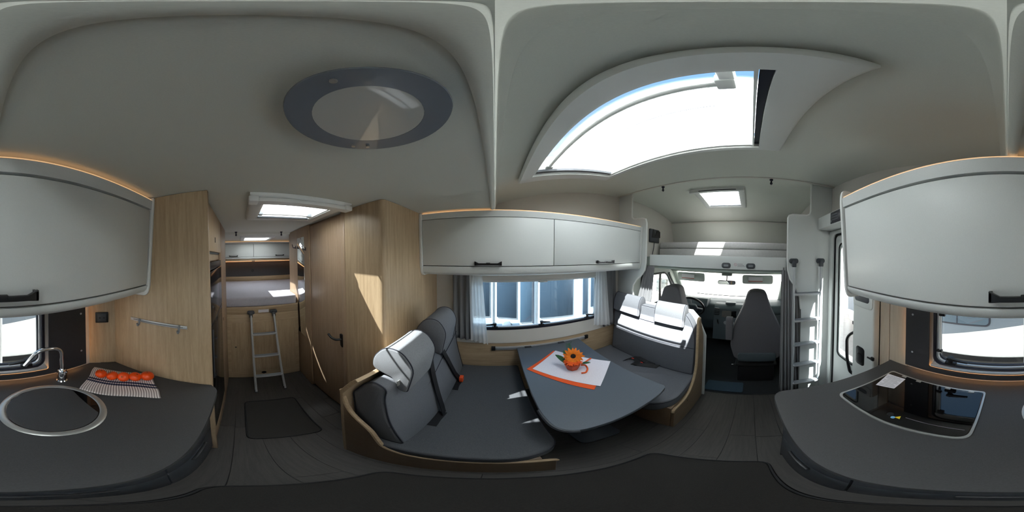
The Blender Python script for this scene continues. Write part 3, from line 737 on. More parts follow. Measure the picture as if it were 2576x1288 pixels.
# tall unit with fridge
tu = thing('tall_fridge_unit', 'tall oak unit at the end of the worktop holding the fridge', 'cabinet', (0.45, -1.27, 0))
obj('side_panel', box(0.130, 0.768, -0.722, -0.697, 0.0, 2.008, 0.003), 'oak', tu)
obj('corner_panel', prism([(0.768, -0.577), (0.672, -0.696), (0.768, -0.696)], 'z', WT+0.001, 1.487), 'oak', tu)
obj('front_frame', prism([(-0.722, 0.0), (-1.838, 0.0), (-1.838, 2.008), (-0.722, 2.008)], 'x', 0.172, 0.19, holes=[[(-0.83, 0.235), (-0.83, 1.675), (-1.36, 1.675), (-1.36, 0.235)]]), 'oak', tu)
dr = obj('door', box(0.152, 0.1715, -1.36, -0.726, 1.73, 1.995, 0.003), 'oak', tu)
obj('lock', box(0.149, 0.1525, -1.055, -1.04, 1.79, 1.825, 0.002), 'black_plastic', dr)
obj('groove', box(0.165, 0.1718, -1.36, -0.726, 1.716, 1.729), 'black_plastic', tu)
obj('plinth_board', box(0.152, 0.1715, -1.36, -0.726, 0.02, 0.23, 0.003), 'oak', tu)
d2 = obj('tall_door', box(0.152, 0.1715, -1.835, -1.375, 0.02, 1.995, 0.003), 'oak_door', tu)
obj('lock', box(0.149, 0.1525, -1.45, -1.435, 1.10, 1.13, 0.002), 'black_plastic', d2)
obj('body', box(0.19, 0.765, -1.835, -0.725, 0.0, 2.0), 'oak', tu)
fr_ = thing('fridge', 'tall black glossy fridge in the oak unit', 'fridge', (0.165, -1.09, 0.24))
obj('door', box(0.150, 0.172, -1.352, -0.838, 0.245, 1.30, 0.004), 'fridge_black', fr_)
obj('freezer_door', box(0.150, 0.172, -1.352, -0.838, 1.306, 1.62, 0.004), 'fridge_black', fr_)
obj('vent_strip', box(0.152, 0.172, -1.352, -0.838, 1.626, 1.668, 0.003), 'black_plastic', fr_)
obj('handle', box(0.143, 0.150, -0.865, -0.852, 0.9, 1.28, 0.002), 'dark_grey_plastic', fr_)

# socket on the corner panel
ct = Vector((0.720, -0.636)); dd = Vector((0.096, 0.119)).normalized(); nn = Vector((-dd.y, dd.x)); nn = nn if nn.x < 0 else -nn
ang = math.atan2(dd.y, dd.x)
def on_corner(u0, u1, z0, z1, t0, t1, r):
    bm = box(u0, u1, -t1, -t0, z0, z1, r)
    R = Matrix.Rotation(ang, 4, 'Z')
    n3 = R @ Vector((0, -1, 0))
    if n3.x*nn.x+n3.y*nn.y < 0: bm = xform(bm, Matrix.Scale(-1, 4, (0, 1, 0))); bmesh.ops.reverse_faces(bm, faces=bm.faces)
    return xform(bm, Matrix.Translation((ct.x, ct.y, 0)) @ R)
so = thing('power_socket', 'square black power socket on the oak corner panel', 'socket', (ct.x, ct.y, 1.31))
obj('frame', on_corner(-0.038, 0.038, 1.305, 1.375, 0.0005, 0.009, 0.004), 'black_plastic', so)
obj('insert', on_corner(-0.025, 0.025, 1.315, 1.365, 0.009, 0.012, 0.002), 'dark_grey_plastic', so)
for u in (-0.012, 0.012): obj('socket_hole', on_corner(u-0.004, u+0.004, 1.336, 1.344, 0.012, 0.0125, 0), 'rubber_black', so)
# towel rail with two hooks
tr_ = thing('towel_rail', 'thin clear towel rail with two hooks on the oak side panel', 'rail', (0.39, -0.69, 1.35))
obj('rail', box(0.235, 0.548, -0.694, -0.690, 1.352, 1.370, 0.001), 'alu', tr_)
obj('inner_strip', box(0.255, 0.528, -0.690, -0.688, 1.359, 1.363), 'mid_grey_plastic', tr_)
for x in (0.485, 0.270): obj('hook', tube(arc_path([(x, -0.686, 1.372), (x, -0.680, 1.366), (x, -0.679, 1.343), (x, -0.664, 1.338), (x, -0.662, 1.353)], 0.006, 3), 0.005, 8), 'mid_grey_plastic', tr_)

# overhead locker above the kitchen
def handle_bracket(parent, c, half, face, depth):
    """black flared bar handle along y at c, standing off a door face in direction face (+1/-1 in x)"""
    x, y, z = c
    h = obj('handle', prism([(y-half, z-0.014), (y-half+0.028, z-0.012), (y+half-0.028, z-0.012), (y+half, z-0.014), (y+half, z+0.016), (y+half-0.028, z+0.002), (y-half+0.028, z+0.002), (y-half, z+0.016)], 'x', x+face*depth*0.55, x+face*depth, 0.0015, 1), 'black_plastic', parent)
    for s in (-1, 1): obj('handle_foot', box(min(x, x+face*depth), max(x, x+face*depth), y+s*half-0.008*(s > 0)-0.0*(s < 0), y+s*half+0.008*(s < 0), z-0.012, z+0.012, 0.001), 'black_plastic', h)
    obj('push_button', box(min(x+face*depth*0.6, x+face*depth*1.15), max(x+face*depth*0.6, x+face*depth*1.15), y-0.014, y+0.014, z-0.004, z+0.006, 0.002), 'rubber_black', h)
kl = thing('kitchen_locker', 'white overhead locker above the worktop with one wide flap', 'cabinet', (0.58, -0.02, 1.50))
prof = [(0.766, 1.524), (0.474, 1.524), (0.452, 1.530), (0.438, 1.543), (0.432, 1.558), (0.432, 1.564), (0.766, 1.564)]
obj('bottom_rail', prism(prof, 'y', -0.694, 0.638), 'white_laminate', kl)
obj('body', prism([(0.766, 1.562), (0.442, 1.562), (0.418, 1.945), (0.766, 1.945)], 'y', -0.694, 0.638), 'groove', kl)
fl = obj('flap_door', prism([(0.441, 1.570), (0.429, 1.570), (0.401, 1.934), (0.418, 1.934)], 'y', -0.672, 0.628, 0.004, 2), 'white_laminate', kl)
obj('cornice', prism([(0.766, 1.945), (0.400, 1.942), (0.394, 1.985), (0.398, 1.990), (0.420, 1.990), (0.424, 1.965), (0.766, 1.965)], 'y', -0.694, 0.638), 'white_laminate', kl)
ec = roundpoly([(0.766, 1.508), (0.44, 1.508), (0.425, 1.55), (0.388, 1.975), (0.392, 2.035), (0.766, 2.035)], [0, 0.05, 0.02, 0.03, 0.045, 0], 6)
obj('end_cap', prism(ec, 'y', 0.638, 0.656, 0.006, 2), 'white_plastic', kl)
ec2 = roundpoly([(0.766, 1.508), (0.44, 1.508), (0.423, 1.55), (0.390, 1.96), (0.388, 2.003), (0.766, 2.003)], [0, 0.05, 0.02, 0.01, 0.004, 0], 6)
obj('end_cap', prism(ec2, 'y', -0.6965, -0.682, 0.004, 2), 'white_plastic', kl)
handle_bracket(fl, (0.4265, -0.048, 1.605), 0.093, -1, 0.032)
obj('light_strip', box(0.45, 0.456, -0.67, 0.63, 1.966, 1.972), 'led_warm', kl, label='warm light strip')
obj('light_diffuser', box(0.399, 0.412, -0.68, 0.636, 1.9905, 1.9945), 'led_line', kl, label='warm glowing diffuser')

# control box above the door
cb = thing('control_box', 'white box with a dark control panel above the entrance door', 'control panel', (0.69, 1.04, 1.955))
obj('housing', box(0.615, 0.768, 0.658, 1.418, 1.965, 2.078, 0.006), 'white_laminate', cb)
ps = obj('display_panel', box(0.608, 0.6155, 0.95, 1.16, 1.975, 2.068, 0.002), 'gasket_blue', cb)
for k in range(3): obj('display_line', box(0.6072, 0.6082, 1.04+0.01*k, 1.14, 2.0+0.022*k, 2.003+0.022*k), 'mid_grey_plastic', ps)
obj('knob', lathe([(0, -0.004), (0.009, -0.004), (0.009, 0), (0, 0)], (0.608, 1.145, 1.992), 12, 'x'), 'mid_grey_plastic', ps)

# tea towel
tw = bmesh.new(); uvl = tw.loops.layers.uv.new('UVMap')
c00, c10, c11, c01 = Vector((0.700, -0.560, 0)), Vector((0.425, -0.688, 0)), Vector((0.288, -0.535, 0)), Vector((0.572, -0.375, 0))
NU, NV = 44, 26; gr = []
for j in range(NV+1):
    row = []
    for i in range(NU+1):
        u, v = i/NU, j/NV
        p = c00.lerp(c10, u).lerp(c01.lerp(c11, u), v)
        p.x += 0.004*math.sin(5*u+9*v); p.y += 0.004*math.sin(7*u)
        z = WT+0.007+0.0025*math.sin(9*u+2*v)+0.002*math.sin(14*v+3*u)
        if u > 0.93 and v < 0.5: z += 0.02*((u-0.93)/0.07)*(0.5-v)*2
        p.z = z; row.append((tw.verts.new(p), u, v))
    gr.append(row)
for j in range(NV):
    for i in range(NU):
        q = [gr[j][i], gr[j+1][i], gr[j+1][i+1], gr[j][i+1]]
        f = tw.faces.new([k[0] for k in q])
        for lp, k in zip(f.loops, q): lp[uvl].uv = (k[1], k[2])
bmesh.ops.recalc_face_normals(tw, faces=tw.faces)
tag(obj('tea_towel', tw, 'tea_towel', solid=0.004), 'folded white tea towel with grey stripes and a navy band', 'tea towel')
# five mandarins in a row
mp_ = [(0.598, -0.516), (0.546, -0.540), (0.500, -0.567), (0.459, -0.600), (0.415, -0.634)]
labs = ['leftmost mandarin of the row, sitting highest on the towel', 'second mandarin from the sink end of the row on the towel', 'middle mandarin of the five on the tea towel', 'fourth mandarin of the row with a dimpled stem end up', 'large rightmost mandarin of the row near the oak panel']
for i, (x, y) in enumerate(mp_):
    r = 0.0295 if i not in (4,) else 0.0325
    prof = []
    for k in range(15):
        a = -PI/2+PI*k/14; rr = math.cos(a)*r; zz = math.sin(a)*r*0.88
        if k >= 12: zz -= (k-11)*0.0013
        prof.append((max(rr, 0.0), zz))
    prof[0] = (0.0, prof[0][1]); prof[-1] = (0.0, prof[-1][1])
    t = thing('mandarin', labs[i], 'mandarin', (x, y, WT+0.012), 'mandarins on the tea towel')
    zz = WT+0.0125+r*0.88
    bm = lathe(prof, (0, 0, 0), 24)
    tilt = Matrix.Rotation((0.2, 0.5, 0.9, 0.45, 0.3)[i], 4, Vector((math.cos(i*1.7), math.sin(i*1.7), 0)))
    obj('fruit', xform(bm, Matrix.Translation((x, y, zz)) @ tilt), 'mandarin_skin', t)
    obj('stem_end', xform(lathe([(0.0, 0.0), (0.004, 0.0), (0.002, 0.002), (0.0, 0.002)], (0, 0, r*0.88-0.0042), 8), Matrix.Translation((x, y, zz)) @ tilt), 'leaf', t)

# ================================================================== DINETTE SIDE
# wardrobe block beside the rear bench
wa = thing('wardrobe', 'tall oak wardrobe with a rounded corner behind the rear bench', 'wardrobe', (-1.09, -0.74, 0))
obj('body', prism(roundpoly([(-1.498, -0.56), (-0.688, -0.56), (-0.688, -0.902), (-1.498, -0.902)], [0, 0.03, 0, 0], 6), 'z', 0.0, 2.008), 'oak', wa)
obj('edge_strip', box(-0.70, -0.684, -0.945, -0.903, 0.0, 2.008, 0.004), 'oak_door', wa)
# bathroom door
d2_ = sempty('door_2', (-0.70, -1.22, 0), 'oak bathroom door in the corridor with a dark lever handle')
lf = obj('door_leaf', box(-0.722, -0.700, -1.495, -0.952, 0.06, 1.985, 0.002), 'oak_door', d2_)
obj('door_frame', prism([(-0.946, 0), (-1.502, 0), (-1.502, 2.008), (-0.946, 2.008)], 'x', -0.745, -0.723), 'oak_door', d2_)
hp = obj('handle_plate', prism(roundpoly([(-0.985, 0.945), (-0.958, 0.93), (-0.956, 1.055), (-0.99, 1.06)], 0.012, 3), 'x', -0.700, -0.688, 0.003), 'black_plastic', d2_)
obj('lever', tube(arc_path([(-0.69, -0.975, 1.01), (-0.655, -0.985, 1.01), (-0.65, -1.04, 1.005), (-0.652, -1.09, 1.022)], 0.02, 4), [0.013]*7+[0.011]*4+[0.007]*1 if False else 0.010, 8), 'black_plastic', hp)
# panel with the mirror at the bed end of the corridor
mp = thing('mirror_panel', 'oak end panel with a narrow mirror beside the rear bed', 'panel', (-0.70, -1.83, 0))
obj('board', box(-0.722, -0.690, -2.16, -1.505, 0.0, 2.005, 0.003), 'oak_door', mp)
obj('mirror', box(-0.690, -0.6865, -1.835, -1.625, 0.72, 1.895, 0.001), 'mirror', mp)
wall_b = struct('wall_bathroom', box(XL, -0.745, -2.16, -0.905, -0.0, 2.008), 'wall_lining', label='bathroom block wall behind the corridor door')
def coat_hook(x, y, z, lab):
    t = thing('coat_hook', lab, 'hook', (x, y, z-0.03), 'dark coat hooks by the mirror')
    obj('plate', box(x, x+0.006, y-0.009, y+0.009, z-0.025, z+0.012, 0.003), 'lever_blue', t)
    obj('prong', tube(arc_path([(x+0.004, y, z-0.01), (x+0.03, y, z-0.018), (x+0.042, y, z+0.028)], 0.015, 4), 0.0055, 8), 'lever_blue', t)
coat_hook(-0.6895, -1.90, 1.80, 'dark coat hook left of the corridor mirror')
coat_hook(-0.6895, -1.585, 1.765, 'dark coat hook right of the corridor mirror')

# overhead locker above the dinette
dl = thing('dinette_locker', 'long white overhead locker with two flaps above the dinette window', 'cabinet', (-1.3, 0.43, 1.52))
FX = -1.125
obj('body', prism([(-1.498, 1.60), (FX-0.02, 1.60), (FX-0.012, 1.955), (-1.498, 1.955)], 'y', -0.557, 1.41), 'groove', dl)
pr_ = [(-1.498, 1.532), (FX-0.045, 1.532), (FX-0.022, 1.540), (FX-0.010, 1.555), (FX-0.006, 1.598), (-1.498, 1.602)]
obj('bottom_rail', prism(pr_, 'y', -0.557, 1.41), 'white_laminate', dl)
obj('cornice', prism([(-1.498, 1.948), (FX-0.001, 1.952), (FX+0.004, 1.992), (FX, 1.997), (FX-0.02, 1.997), (FX-0.024, 1.972), (-1.498, 1.972)], 'y', -0.557, 1.41), 'white_laminate', dl)
for (a, b_, hy) in ((-0.535, 0.4265, -0.046), (0.4305, 1.392, 0.90)):
    f_ = obj('flap_door', prism([(FX-0.019, 1.604), (FX-0.007, 1.604), (FX-0.001, 1.948), (FX-0.012, 1.948)], 'y', a, b_, 0.003, 2), 'white_laminate', dl)
    handle_bracket(f_, (FX-0.0055, hy, 1.623), 0.093, 1, 0.032)
for (ya, yb) in ((-0.5595, -0.538), (1.394, 1.418)):
    ec = roundpoly([(-1.498, 1.522), (FX-0.015, 1.522), (FX+0.004, 1.60), (FX+0.012, 2.004), (-1.498, 2.004)], [0, 0.05, 0.02, 0.012, 0], 6)
    obj('end_cap', prism(ec, 'y', ya, yb, 0.004, 2), 'white_plastic', dl)
obj('light_strip', box(-1.168, -1.162, -0.53, 1.39, 1.973, 1.980), 'led_warm', dl, label='warm light strip')
obj('light_diffuser', box(FX-0.016, FX-0.001, -0.535, 1.392, 1.9975, 2.0025), 'led_line', dl, label='warm glowing diffuser')

# curtains of the dinette window
xw = XL+0.045
tag(obj('curtain', drape([(xw, -0.385, 1.52), (xw, -0.21, 1.52)], [(xw, -0.375, 0.835), (xw, -0.215, 0.825)], 3, 0.014, (1, 0, 0)), 'curtain_grey', solid=0.003), 'grey curtain left of the dinette window by the wardrobe', 'curtain', 'curtains of the dinette window')
tag(obj('curtain', drape([(xw, 1.13, 1.52), (xw, 1.33, 1.52)], [(xw, 1.15, 0.80), (xw, 1.34, 0.80)], 3, 0.014, (1, 0, 0)), 'curtain_grey', solid=0.003), 'grey curtain right of the dinette window by the front bench', 'curtain', 'curtains of the dinette window')
tag(obj('sheer_curtain', drape([(xw+0.03, -0.225, 1.50), (xw+0.03, -0.11, 1.50)], [(xw+0.02, -0.215, 0.835), (xw+0.03, -0.06, 0.795)], 4, 0.010, (1, 0, 0), phase=1), 'sheer_white', solid=0.0), 'white sheer curtain at the left side of the dinette window', 'curtain', 'sheer curtains of the dinette window')
tag(obj('sheer_curtain', drape([(xw+0.045, 1.005, 1.50), (xw+0.03, 1.16, 1.50)], [(xw+0.045, 0.985, 0.885), (xw+0.045, 1.215, 0.825)], 4, 0.010, (1, 0, 0), phase=2), 'sheer_white', solid=0.0), 'white sheer curtain at the right side of the dinette window', 'curtain', 'sheer curtains of the dinette window')

# ---- benches
def bolster(parent, x0, x1, prof, mat='fabric_grey', n=6):
    bm = prism(prof, 'x', x0, x1, 0.008, 2, 60)
    h = obj('headrest', bm, mat, parent, sharp=55)
    for xx in (x0+0.006, x1-0.006):
        obj('piping', tube([(xx, p[0], p[1]) for p in prof], 0.0028, 6, closed=True), 'piping', h)
    return h
rb = thing('rear_bench', 'grey two-seat bench with belts, backed by the oak wardrobe', 'bench', (-0.94, -0.15, 0))
obj('base', box(-1.484, -0.402, -0.53, 0.13, 0.0, 0.355, 0.003), 'oak_shaded', rb)
sc = roundpoly([(-1.482, -0.50), (-0.392, -0.50), (-0.380, 0.06), (-0.47, 0.212), (-1.482, 0.212)], [0, 0.02, 0.06, 0.09, 0.02], 6)
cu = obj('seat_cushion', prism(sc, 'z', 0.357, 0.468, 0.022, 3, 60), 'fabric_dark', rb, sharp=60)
obj('piping', tube([(p[0], p[1], 0.452) for p in inset(sc, -0.0005)][1:], 0.003, 6), 'piping', cu)
bk_prof = roundpoly([(-0.285, 0.470), (-0.50, 0.470), (-0.530, 0.93), (-0.455, 1.06), (-0.405, 1.105), (-0.345, 1.09), (-0.358, 1.0), (-0.345, 0.80)], [0.03, 0.02, 0.03, 0.03, 0.02, 0.03, 0.05, 0.08], 4)
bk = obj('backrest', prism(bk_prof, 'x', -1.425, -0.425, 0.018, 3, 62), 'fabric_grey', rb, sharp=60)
for xx in (-0.430, -1.421): obj('piping', tube([(xx, p[0], p[1]) for p in bk_prof], 0.0032, 6, closed=True), 'piping', bk)
obj('seam', tube([(-0.425, -0.338, 0.70), (-0.60, -0.340, 0.73), (-0.75, -0.346, 0.80), (-1.0, -0.348, 0.88), (-1.42, -0.348, 0.93)], 0.003, 6), 'piping', bk)
obj('seam', tube([(-0.43, -0.354, 1.045), (-1.0, -0.354, 1.045), (-1.42, -0.354, 1.045)], 0.002, 6), 'piping', bk)
hp_ = roundpoly([(-0.470, 1.13), (-0.465, 1.205), (-0.405, 1.285), (-0.325, 1.290), (-0.272, 1.21), (-0.305, 1.03), (-0.340, 1.03), (-0.365, 1.11)], [0.03, 0.06, 0.06, 0.06, 0.06, 0.02, 0.02, 0.02], 5)
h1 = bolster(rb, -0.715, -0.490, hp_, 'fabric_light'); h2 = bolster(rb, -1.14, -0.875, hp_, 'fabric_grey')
obj('care_tag', box(-0.490, -0.474, -0.335, -0.332, 1.08, 1.115), 'steel', h1)
bp_ = [(-0.556, 0.0), (-0.535, 0.0), (-0.535, 0.945), (-0.465, 1.075), (-0.437, 1.115), (-0.453, 1.125), (-0.484, 1.085), (-0.556, 0.955)]
obj('back_board', prism(bp_, 'x', -1.485, -0.378, 0.002, 1), 'oak_x', rb)
sp_ = roundpoly([(-0.556, 0.0), (-0.556, 0.955), (-0.520, 0.80), (-0.395, 0.655), (-0.345, 0.42), (-0.26, 0.355), (0.165, 0.345), (0.165, 0.0)], [0, 0, 0.05, 0.05, 0.05, 0.05, 0.02, 0], 4)
sdp = obj('side_panel', prism(sp_, 'x', -0.400, -0.380, 0.003, 1), 'oak_shaded', rb)
obj('edge_strip', tube([(-0.390, p[0], p[1]) for p in sp_ if p[1] > 0.30], 0.0115, 8), 'oak_h', sdp)
def belt(parent, pts, w=0.046, col='belt_black', buckle=True):
    b_ = obj('seat_belt', strap(pts, (1, 0, 0), w, 0.004), col, parent)
    if buckle:
        p = pts[-2]; obj('buckle', box(p[0]-0.02, p[0]+0.03, p[1]-0.0, p[1]+0.03, p[2]-0.03, p[2]+0.03, 0.005), 'belt_red', b_)
    return b_
b1_ = belt(rb, [(-0.79, -0.36, 1.115), (-0.795, -0.338, 1.06), (-0.83, -0.334, 0.85), (-0.825, -0.312, 0.70), (-0.79, -0.272, 0.54), (-0.765, -0.255, 0.482)], 0.05, buckle=False)
obj('belt_tail', strap([(-0.78, -0.268, 0.4735), (-0.70, -0.275, 0.4735), (-0.63, -0.272, 0.4735)], (0, 1, 0), 0.05, 0.005), 'belt_black', b1_)
b2_ = belt(rb, [(-0.93, -0.36, 1.115), (-0.95, -0.338, 1.06), (-1.10, -0.330, 0.81), (-1.16, -0.292, 0.60), (-1.195, -0.268, 0.51), (-1.20, -0.255, 0.482)], 0.05)
obj('belt_tail', strap([(-1.19, -0.272, 0.4735), (-1.12, -0.28, 0.4735), (-1.06, -0.276, 0.4735)], (0, 1, 0), 0.05, 0.005), 'belt_black', b2_)
obj('belt_guide', box(-0.98, -0.92, -0.46, -0.40, 1.17, 1.21, 0.006), 'black_plastic', rb)

fb = thing('front_bench', 'grey bench with two headrests backing onto the cab', 'bench', (-0.94, 1.1, 0))
obj('base', box(-1.484, -0.43, 0.86, 1.414, 0.0, 0.36, 0.003), 'oak_shaded', fb)
sc2 = roundpoly([(-1.482, 1.30), (-0.432, 1.30), (-0.425, 0.90), (-0.52, 0.765), (-1.482, 0.765)], [0, 0.02, 0.07, 0.09, 0.02], 6)
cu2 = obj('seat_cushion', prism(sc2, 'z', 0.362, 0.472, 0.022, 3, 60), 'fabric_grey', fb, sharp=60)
obj('piping', tube([(p[0], p[1], 0.456) for p in sc2][1:], 0.003, 6), 'piping', cu2)
obj('lower_edge', prism(inset(sc2, 0.012), 'z', 0.335, 0.362), 'dark_grey_plastic', cu2)
fp_ = roundpoly([(1.262, 0.474), (1.275, 0.78), (1.285, 1.0), (1.310, 1.155), (1.36, 1.175), (1.415, 1.14), (1.418, 0.474)], [0.03, 0.1, 0.1, 0.04, 0.03, 0.04, 0.01], 4)
outl = roundpoly([(-1.43, 0.474), (-0.448, 0.474), (-0.442, 0.90), (-0.475, 1.06), (-0.545, 1.155), (-1.43, 1.155)], [0.02, 0.02, 0.08, 0.06, 0.04, 0.05], 5)
def fcy(z):  # front face of the bench back leans away with height
    return 1.262+0.05*max(0, (z-0.474)/0.68)**1.3
bm = prism(outl, 'y', 1.27, 1.415, 0.022, 3, 60)
for v in bm.verts:
    if v.co.y < 1.34: v.co.y += fcy(v.co.z)-1.262
bk2 = obj('backrest', bm, 'fabric_grey', fb, sharp=60)
obj('seam', tube([(x, fcy(z)+0.006, z) for x, z in ((-1.42, 0.80), (-1.1, 0.80), (-0.75, 0.805), (-0.45, 0.81))], 0.003, 6), 'piping', bk2)
obj('seam', tube([(x, fcy(z)+0.006, z) for x, z in ((-1.42, 1.0), (-1.1, 1.0), (-0.84, 1.0))], 0.0025, 6), 'piping', bk2)
obj('piping', tube([(p[0]*1.0, fcy(p[1])+0.012, p[1]) for p in inset(outl, 0.002)], 0.003, 6, closed=True), 'piping', bk2)
h2p = roundpoly([(1.385, 1.09), (1.40, 1.17), (1.365, 1.235), (1.315, 1.240), (1.275, 1.17), (1.262, 1.03), (1.295, 1.035), (1.31, 1.10)], [0.02, 0.05, 0.05, 0.05, 0.06, 0.02, 0.02, 0.03], 5)
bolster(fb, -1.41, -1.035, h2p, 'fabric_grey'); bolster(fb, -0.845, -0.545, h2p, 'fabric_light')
spf = roundpoly([(1.418, 0.0), (1.418, 0.90), (1.32, 1.14), (1.285, 1.13), (1.265, 0.60), (1.20, 0.45), (1.08, 0.345), (0.86, 0.335), (0.86, 0.0)], [0, 0.03, 0.05, 0.03, 0.1, 0.08, 0.08, 0.03, 0], 4)
sd = obj('side_panel', prism(spf, 'x', -0.428, -0.405, 0.003, 1), 'oak_shaded', fb)
obj('edge_strip', tube([(-0.4165, p[0], p[1]) for p in spf if p[1] > 0.30 and p[0] < 1.40], 0.0125, 8), 'oak_h', sd)
obj('panel_screw', lathe([(0, 0), (0.006, 0), (0.006, 0.003), (0, 0.003)], (-0.405, 1.06, 0.29), 10, 'x'), 'black_plastic', sd)
# stowed belt on the bench seat
sb = thing('belt_strap', 'crumpled black belt straps lying on the front bench seat', 'belt', (-0.93, 1.2, 0.473))
for k, (pts, w) in enumerate((([(-1.10, 1.15, 0.478), (-1.07, 1.20, 0.50), (-1.03, 1.225, 0.505), (-0.98, 1.21, 0.49), (-0.94, 1.19, 0.480)], 0.05), ([(-1.0, 1.16, 0.482), (-0.95, 1.165, 0.498), (-0.90, 1.19, 0.492), (-0.84, 1.225, 0.485), (-0.77, 1.25, 0.482)], 0.055), ([(-1.06, 1.23, 0.50), (-1.0, 1.245, 0.515), (-0.9, 1.245, 0.50), (-0.82, 1.25, 0.49)], 0.04))):
    obj('strap', strap(pts, (0.3, 0.9, 0.35), w, 0.005), 'belt_black', sb)
for p in ((-1.035, 1.20, 0.513), (-0.925, 1.20, 0.505)): obj('belt_clip', box(p[0]-0.014, p[0]+0.014, p[1]-0.006, p[1]+0.006, p[2]-0.004, p[2]+0.004, 0.002), 'red_plastic', sb)

# ---- table
TZ = 0.722
tb = thing('dinette_table', 'slate grey dinette table hung on a wall rail', 'table', (-0.95, 0.51, 0))
to = roundpoly([(-1.462, 0.202), (-0.62, 0.188), (-0.44, 0.205), (-0.432, 0.40), (-0.434, 0.73), (-0.447, 0.822), (-0.56, 0.828), (-1.468, 0.838)], [0.01, 0.05, 0.10, 0, 0.02, 0.03, 0.02, 0.01], 6)
tt = obj('table_top', prism(to, 'z', TZ-0.026, TZ, 0.002, 1), 'table_top', tb)
obj('edge_band', tube([(p[0], p[1], TZ-0.013) for p in to][8:20], 0.0125, 6), 'dark_grey_plastic', tt)
obj('column', box(-0.80, -0.72, 0.46, 0.56, 0.02, TZ-0.0265, 0.01), 'dark_grey_plastic', tb)
obj('foot', prism(rrect(-0.92, -0.60, 0.38, 0.64, 0.04), 'z', 0.0, 0.02, 0.004), 'dark_grey_plastic', tb)
for y in (0.305, 0.635): obj('rail_clip', box(-1.468, -1.444, y-0.032, y+0.032, TZ-0.012, TZ+0.008, 0.002), 'dark_grey_plastic', tb)
rl = thing('table_rail', 'aluminium table rail with black end caps along the oak panel', 'rail', (-1.48, 0.47, 0.70))
obj('rail', box(-1.486, -1.4695, 0.0, 0.925, 0.694, 0.732, 0.003), 'alu', rl)
obj('rail_groove', box(-1.4697, -1.4685, 0.0, 0.925, 0.708, 0.715), 'mid_grey_plastic', rl)
for (a, b_) in ((-0.024, 0.0), (0.925, 0.955)): obj('end_cap', box(-1.4865, -1.464, a-0.008, b_+0.004, 0.690, 0.737, 0.004), 'black_plastic', rl)

# place mats
tag(obj('place_mat', prism([(-1.10, 0.222), (-1.325, 0.505), (-0.955, 0.800), (-0.712, 0.512)], 'z', TZ+0.0005, TZ+0.003), 'orange_felt'), 'orange place mat sticking out under the white one', 'place mat')
tag(obj('place_mat', prism([(-1.093, 0.262), (-1.318, 0.522), (-0.937, 0.822), (-0.722, 0.562)], 'z', TZ+0.0035, TZ+0.0055), 'white_paper'), 'white place mat under the flower arrangement', 'place mat')

# flower arrangement
fx, fy, fz = -1.0, 0.527, TZ+0.006
fa = thing('flower_arrangement', 'orange sunflower arrangement in a small faceted pot on the table', 'flowers', (fx, fy, fz))
hexb = [(fx+0.038*math.cos(PI/6+k*PI/3), fy+0.038*math.sin(PI/6+k*PI/3)) for k in range(6)]
bm = bmesh.new()
lo = [bm.verts.new((p[0], p[1], fz)) for p in hexb]
mi = [bm.verts.new((fx+(p[0]-fx)*1.70, fy+(p[1]-fy)*1.70, fz+0.070)) for p in hexb]
hi = [bm.verts.new((fx+(p[0]-fx)*1.45, fy+(p[1]-fy)*1.45, fz+0.092)) for p in hexb]
i2 = [bm.verts.new((fx+(p[0]-fx)*1.35, fy+(p[1]-fy)*1.35, fz+0.085)) for p in hexb]
bm.faces.new(lo); bm.faces.new(i2)
for a, b_ in ((lo, mi), (mi, hi), (hi, i2)):
    for k in range(6): bm.faces.new([a[k], a[(k+1) % 6], b_[(k+1) % 6], b_[k]])
bmesh.ops.recalc_face_normals(bm, faces=bm.faces)
obj('pot', bm, 'pot_orange', fa, sharp=15)
def petal_bm(L, wd, lift, droop=0.0):
    bm = bmesh.new(); rows = []
    for i in range(7):
        t = i/6; w = wd*math.sin(PI*min(1, 0.12+t*0.86))**0.8
        z = lift*t-droop*t*t
        rows.append([bm.verts.new((L*t, s*w/2, z+(0.15*w if s else 0))) for s in (-1, 0, 1)])
    for a, b_ in zip(rows, rows[1:]):
        for k in range(2): bm.faces.new([a[k], a[k+1], b_[k+1], b_[k]])
    return bm
hc_ = Vector((fx-0.012, fy+0.010, fz+0.128))
toc = (Vector((0, 0, 1.7))-hc_).normalized()
Rh = toc.to_track_quat('Z', 'Y').to_matrix().to_4x4()
fh = obj('sunflower_heart', xform(lathe([(0.0, 0.008), (0.014, 0.007), (0.022, 0.001), (0.0, -0.004)], (0, 0, 0), 20), Matrix.Translation(hc_) @ Rh), 'flower_heart', fa)
for ringi, (n, L, wd, li, dr_) in enumerate(((15, 0.068, 0.024, 0.004, 0.012), (13, 0.056, 0.022, 0.014, 0.012))):
    for k in range(n):
        a = 2*PI*k/n+ringi*0.2+random.uniform(-0.06, 0.06)
        m_ = Matrix.Translation(hc_) @ Rh @ Matrix.Rotation(a, 4, 'Z') @ Matrix.Translation((0.012, 0, 0)) @ Matrix.Scale(random.uniform(0.9, 1.08), 4)
        obj('petal', xform(petal_bm(L, wd, li, dr_), m_), 'petal', fh, sharp=80)
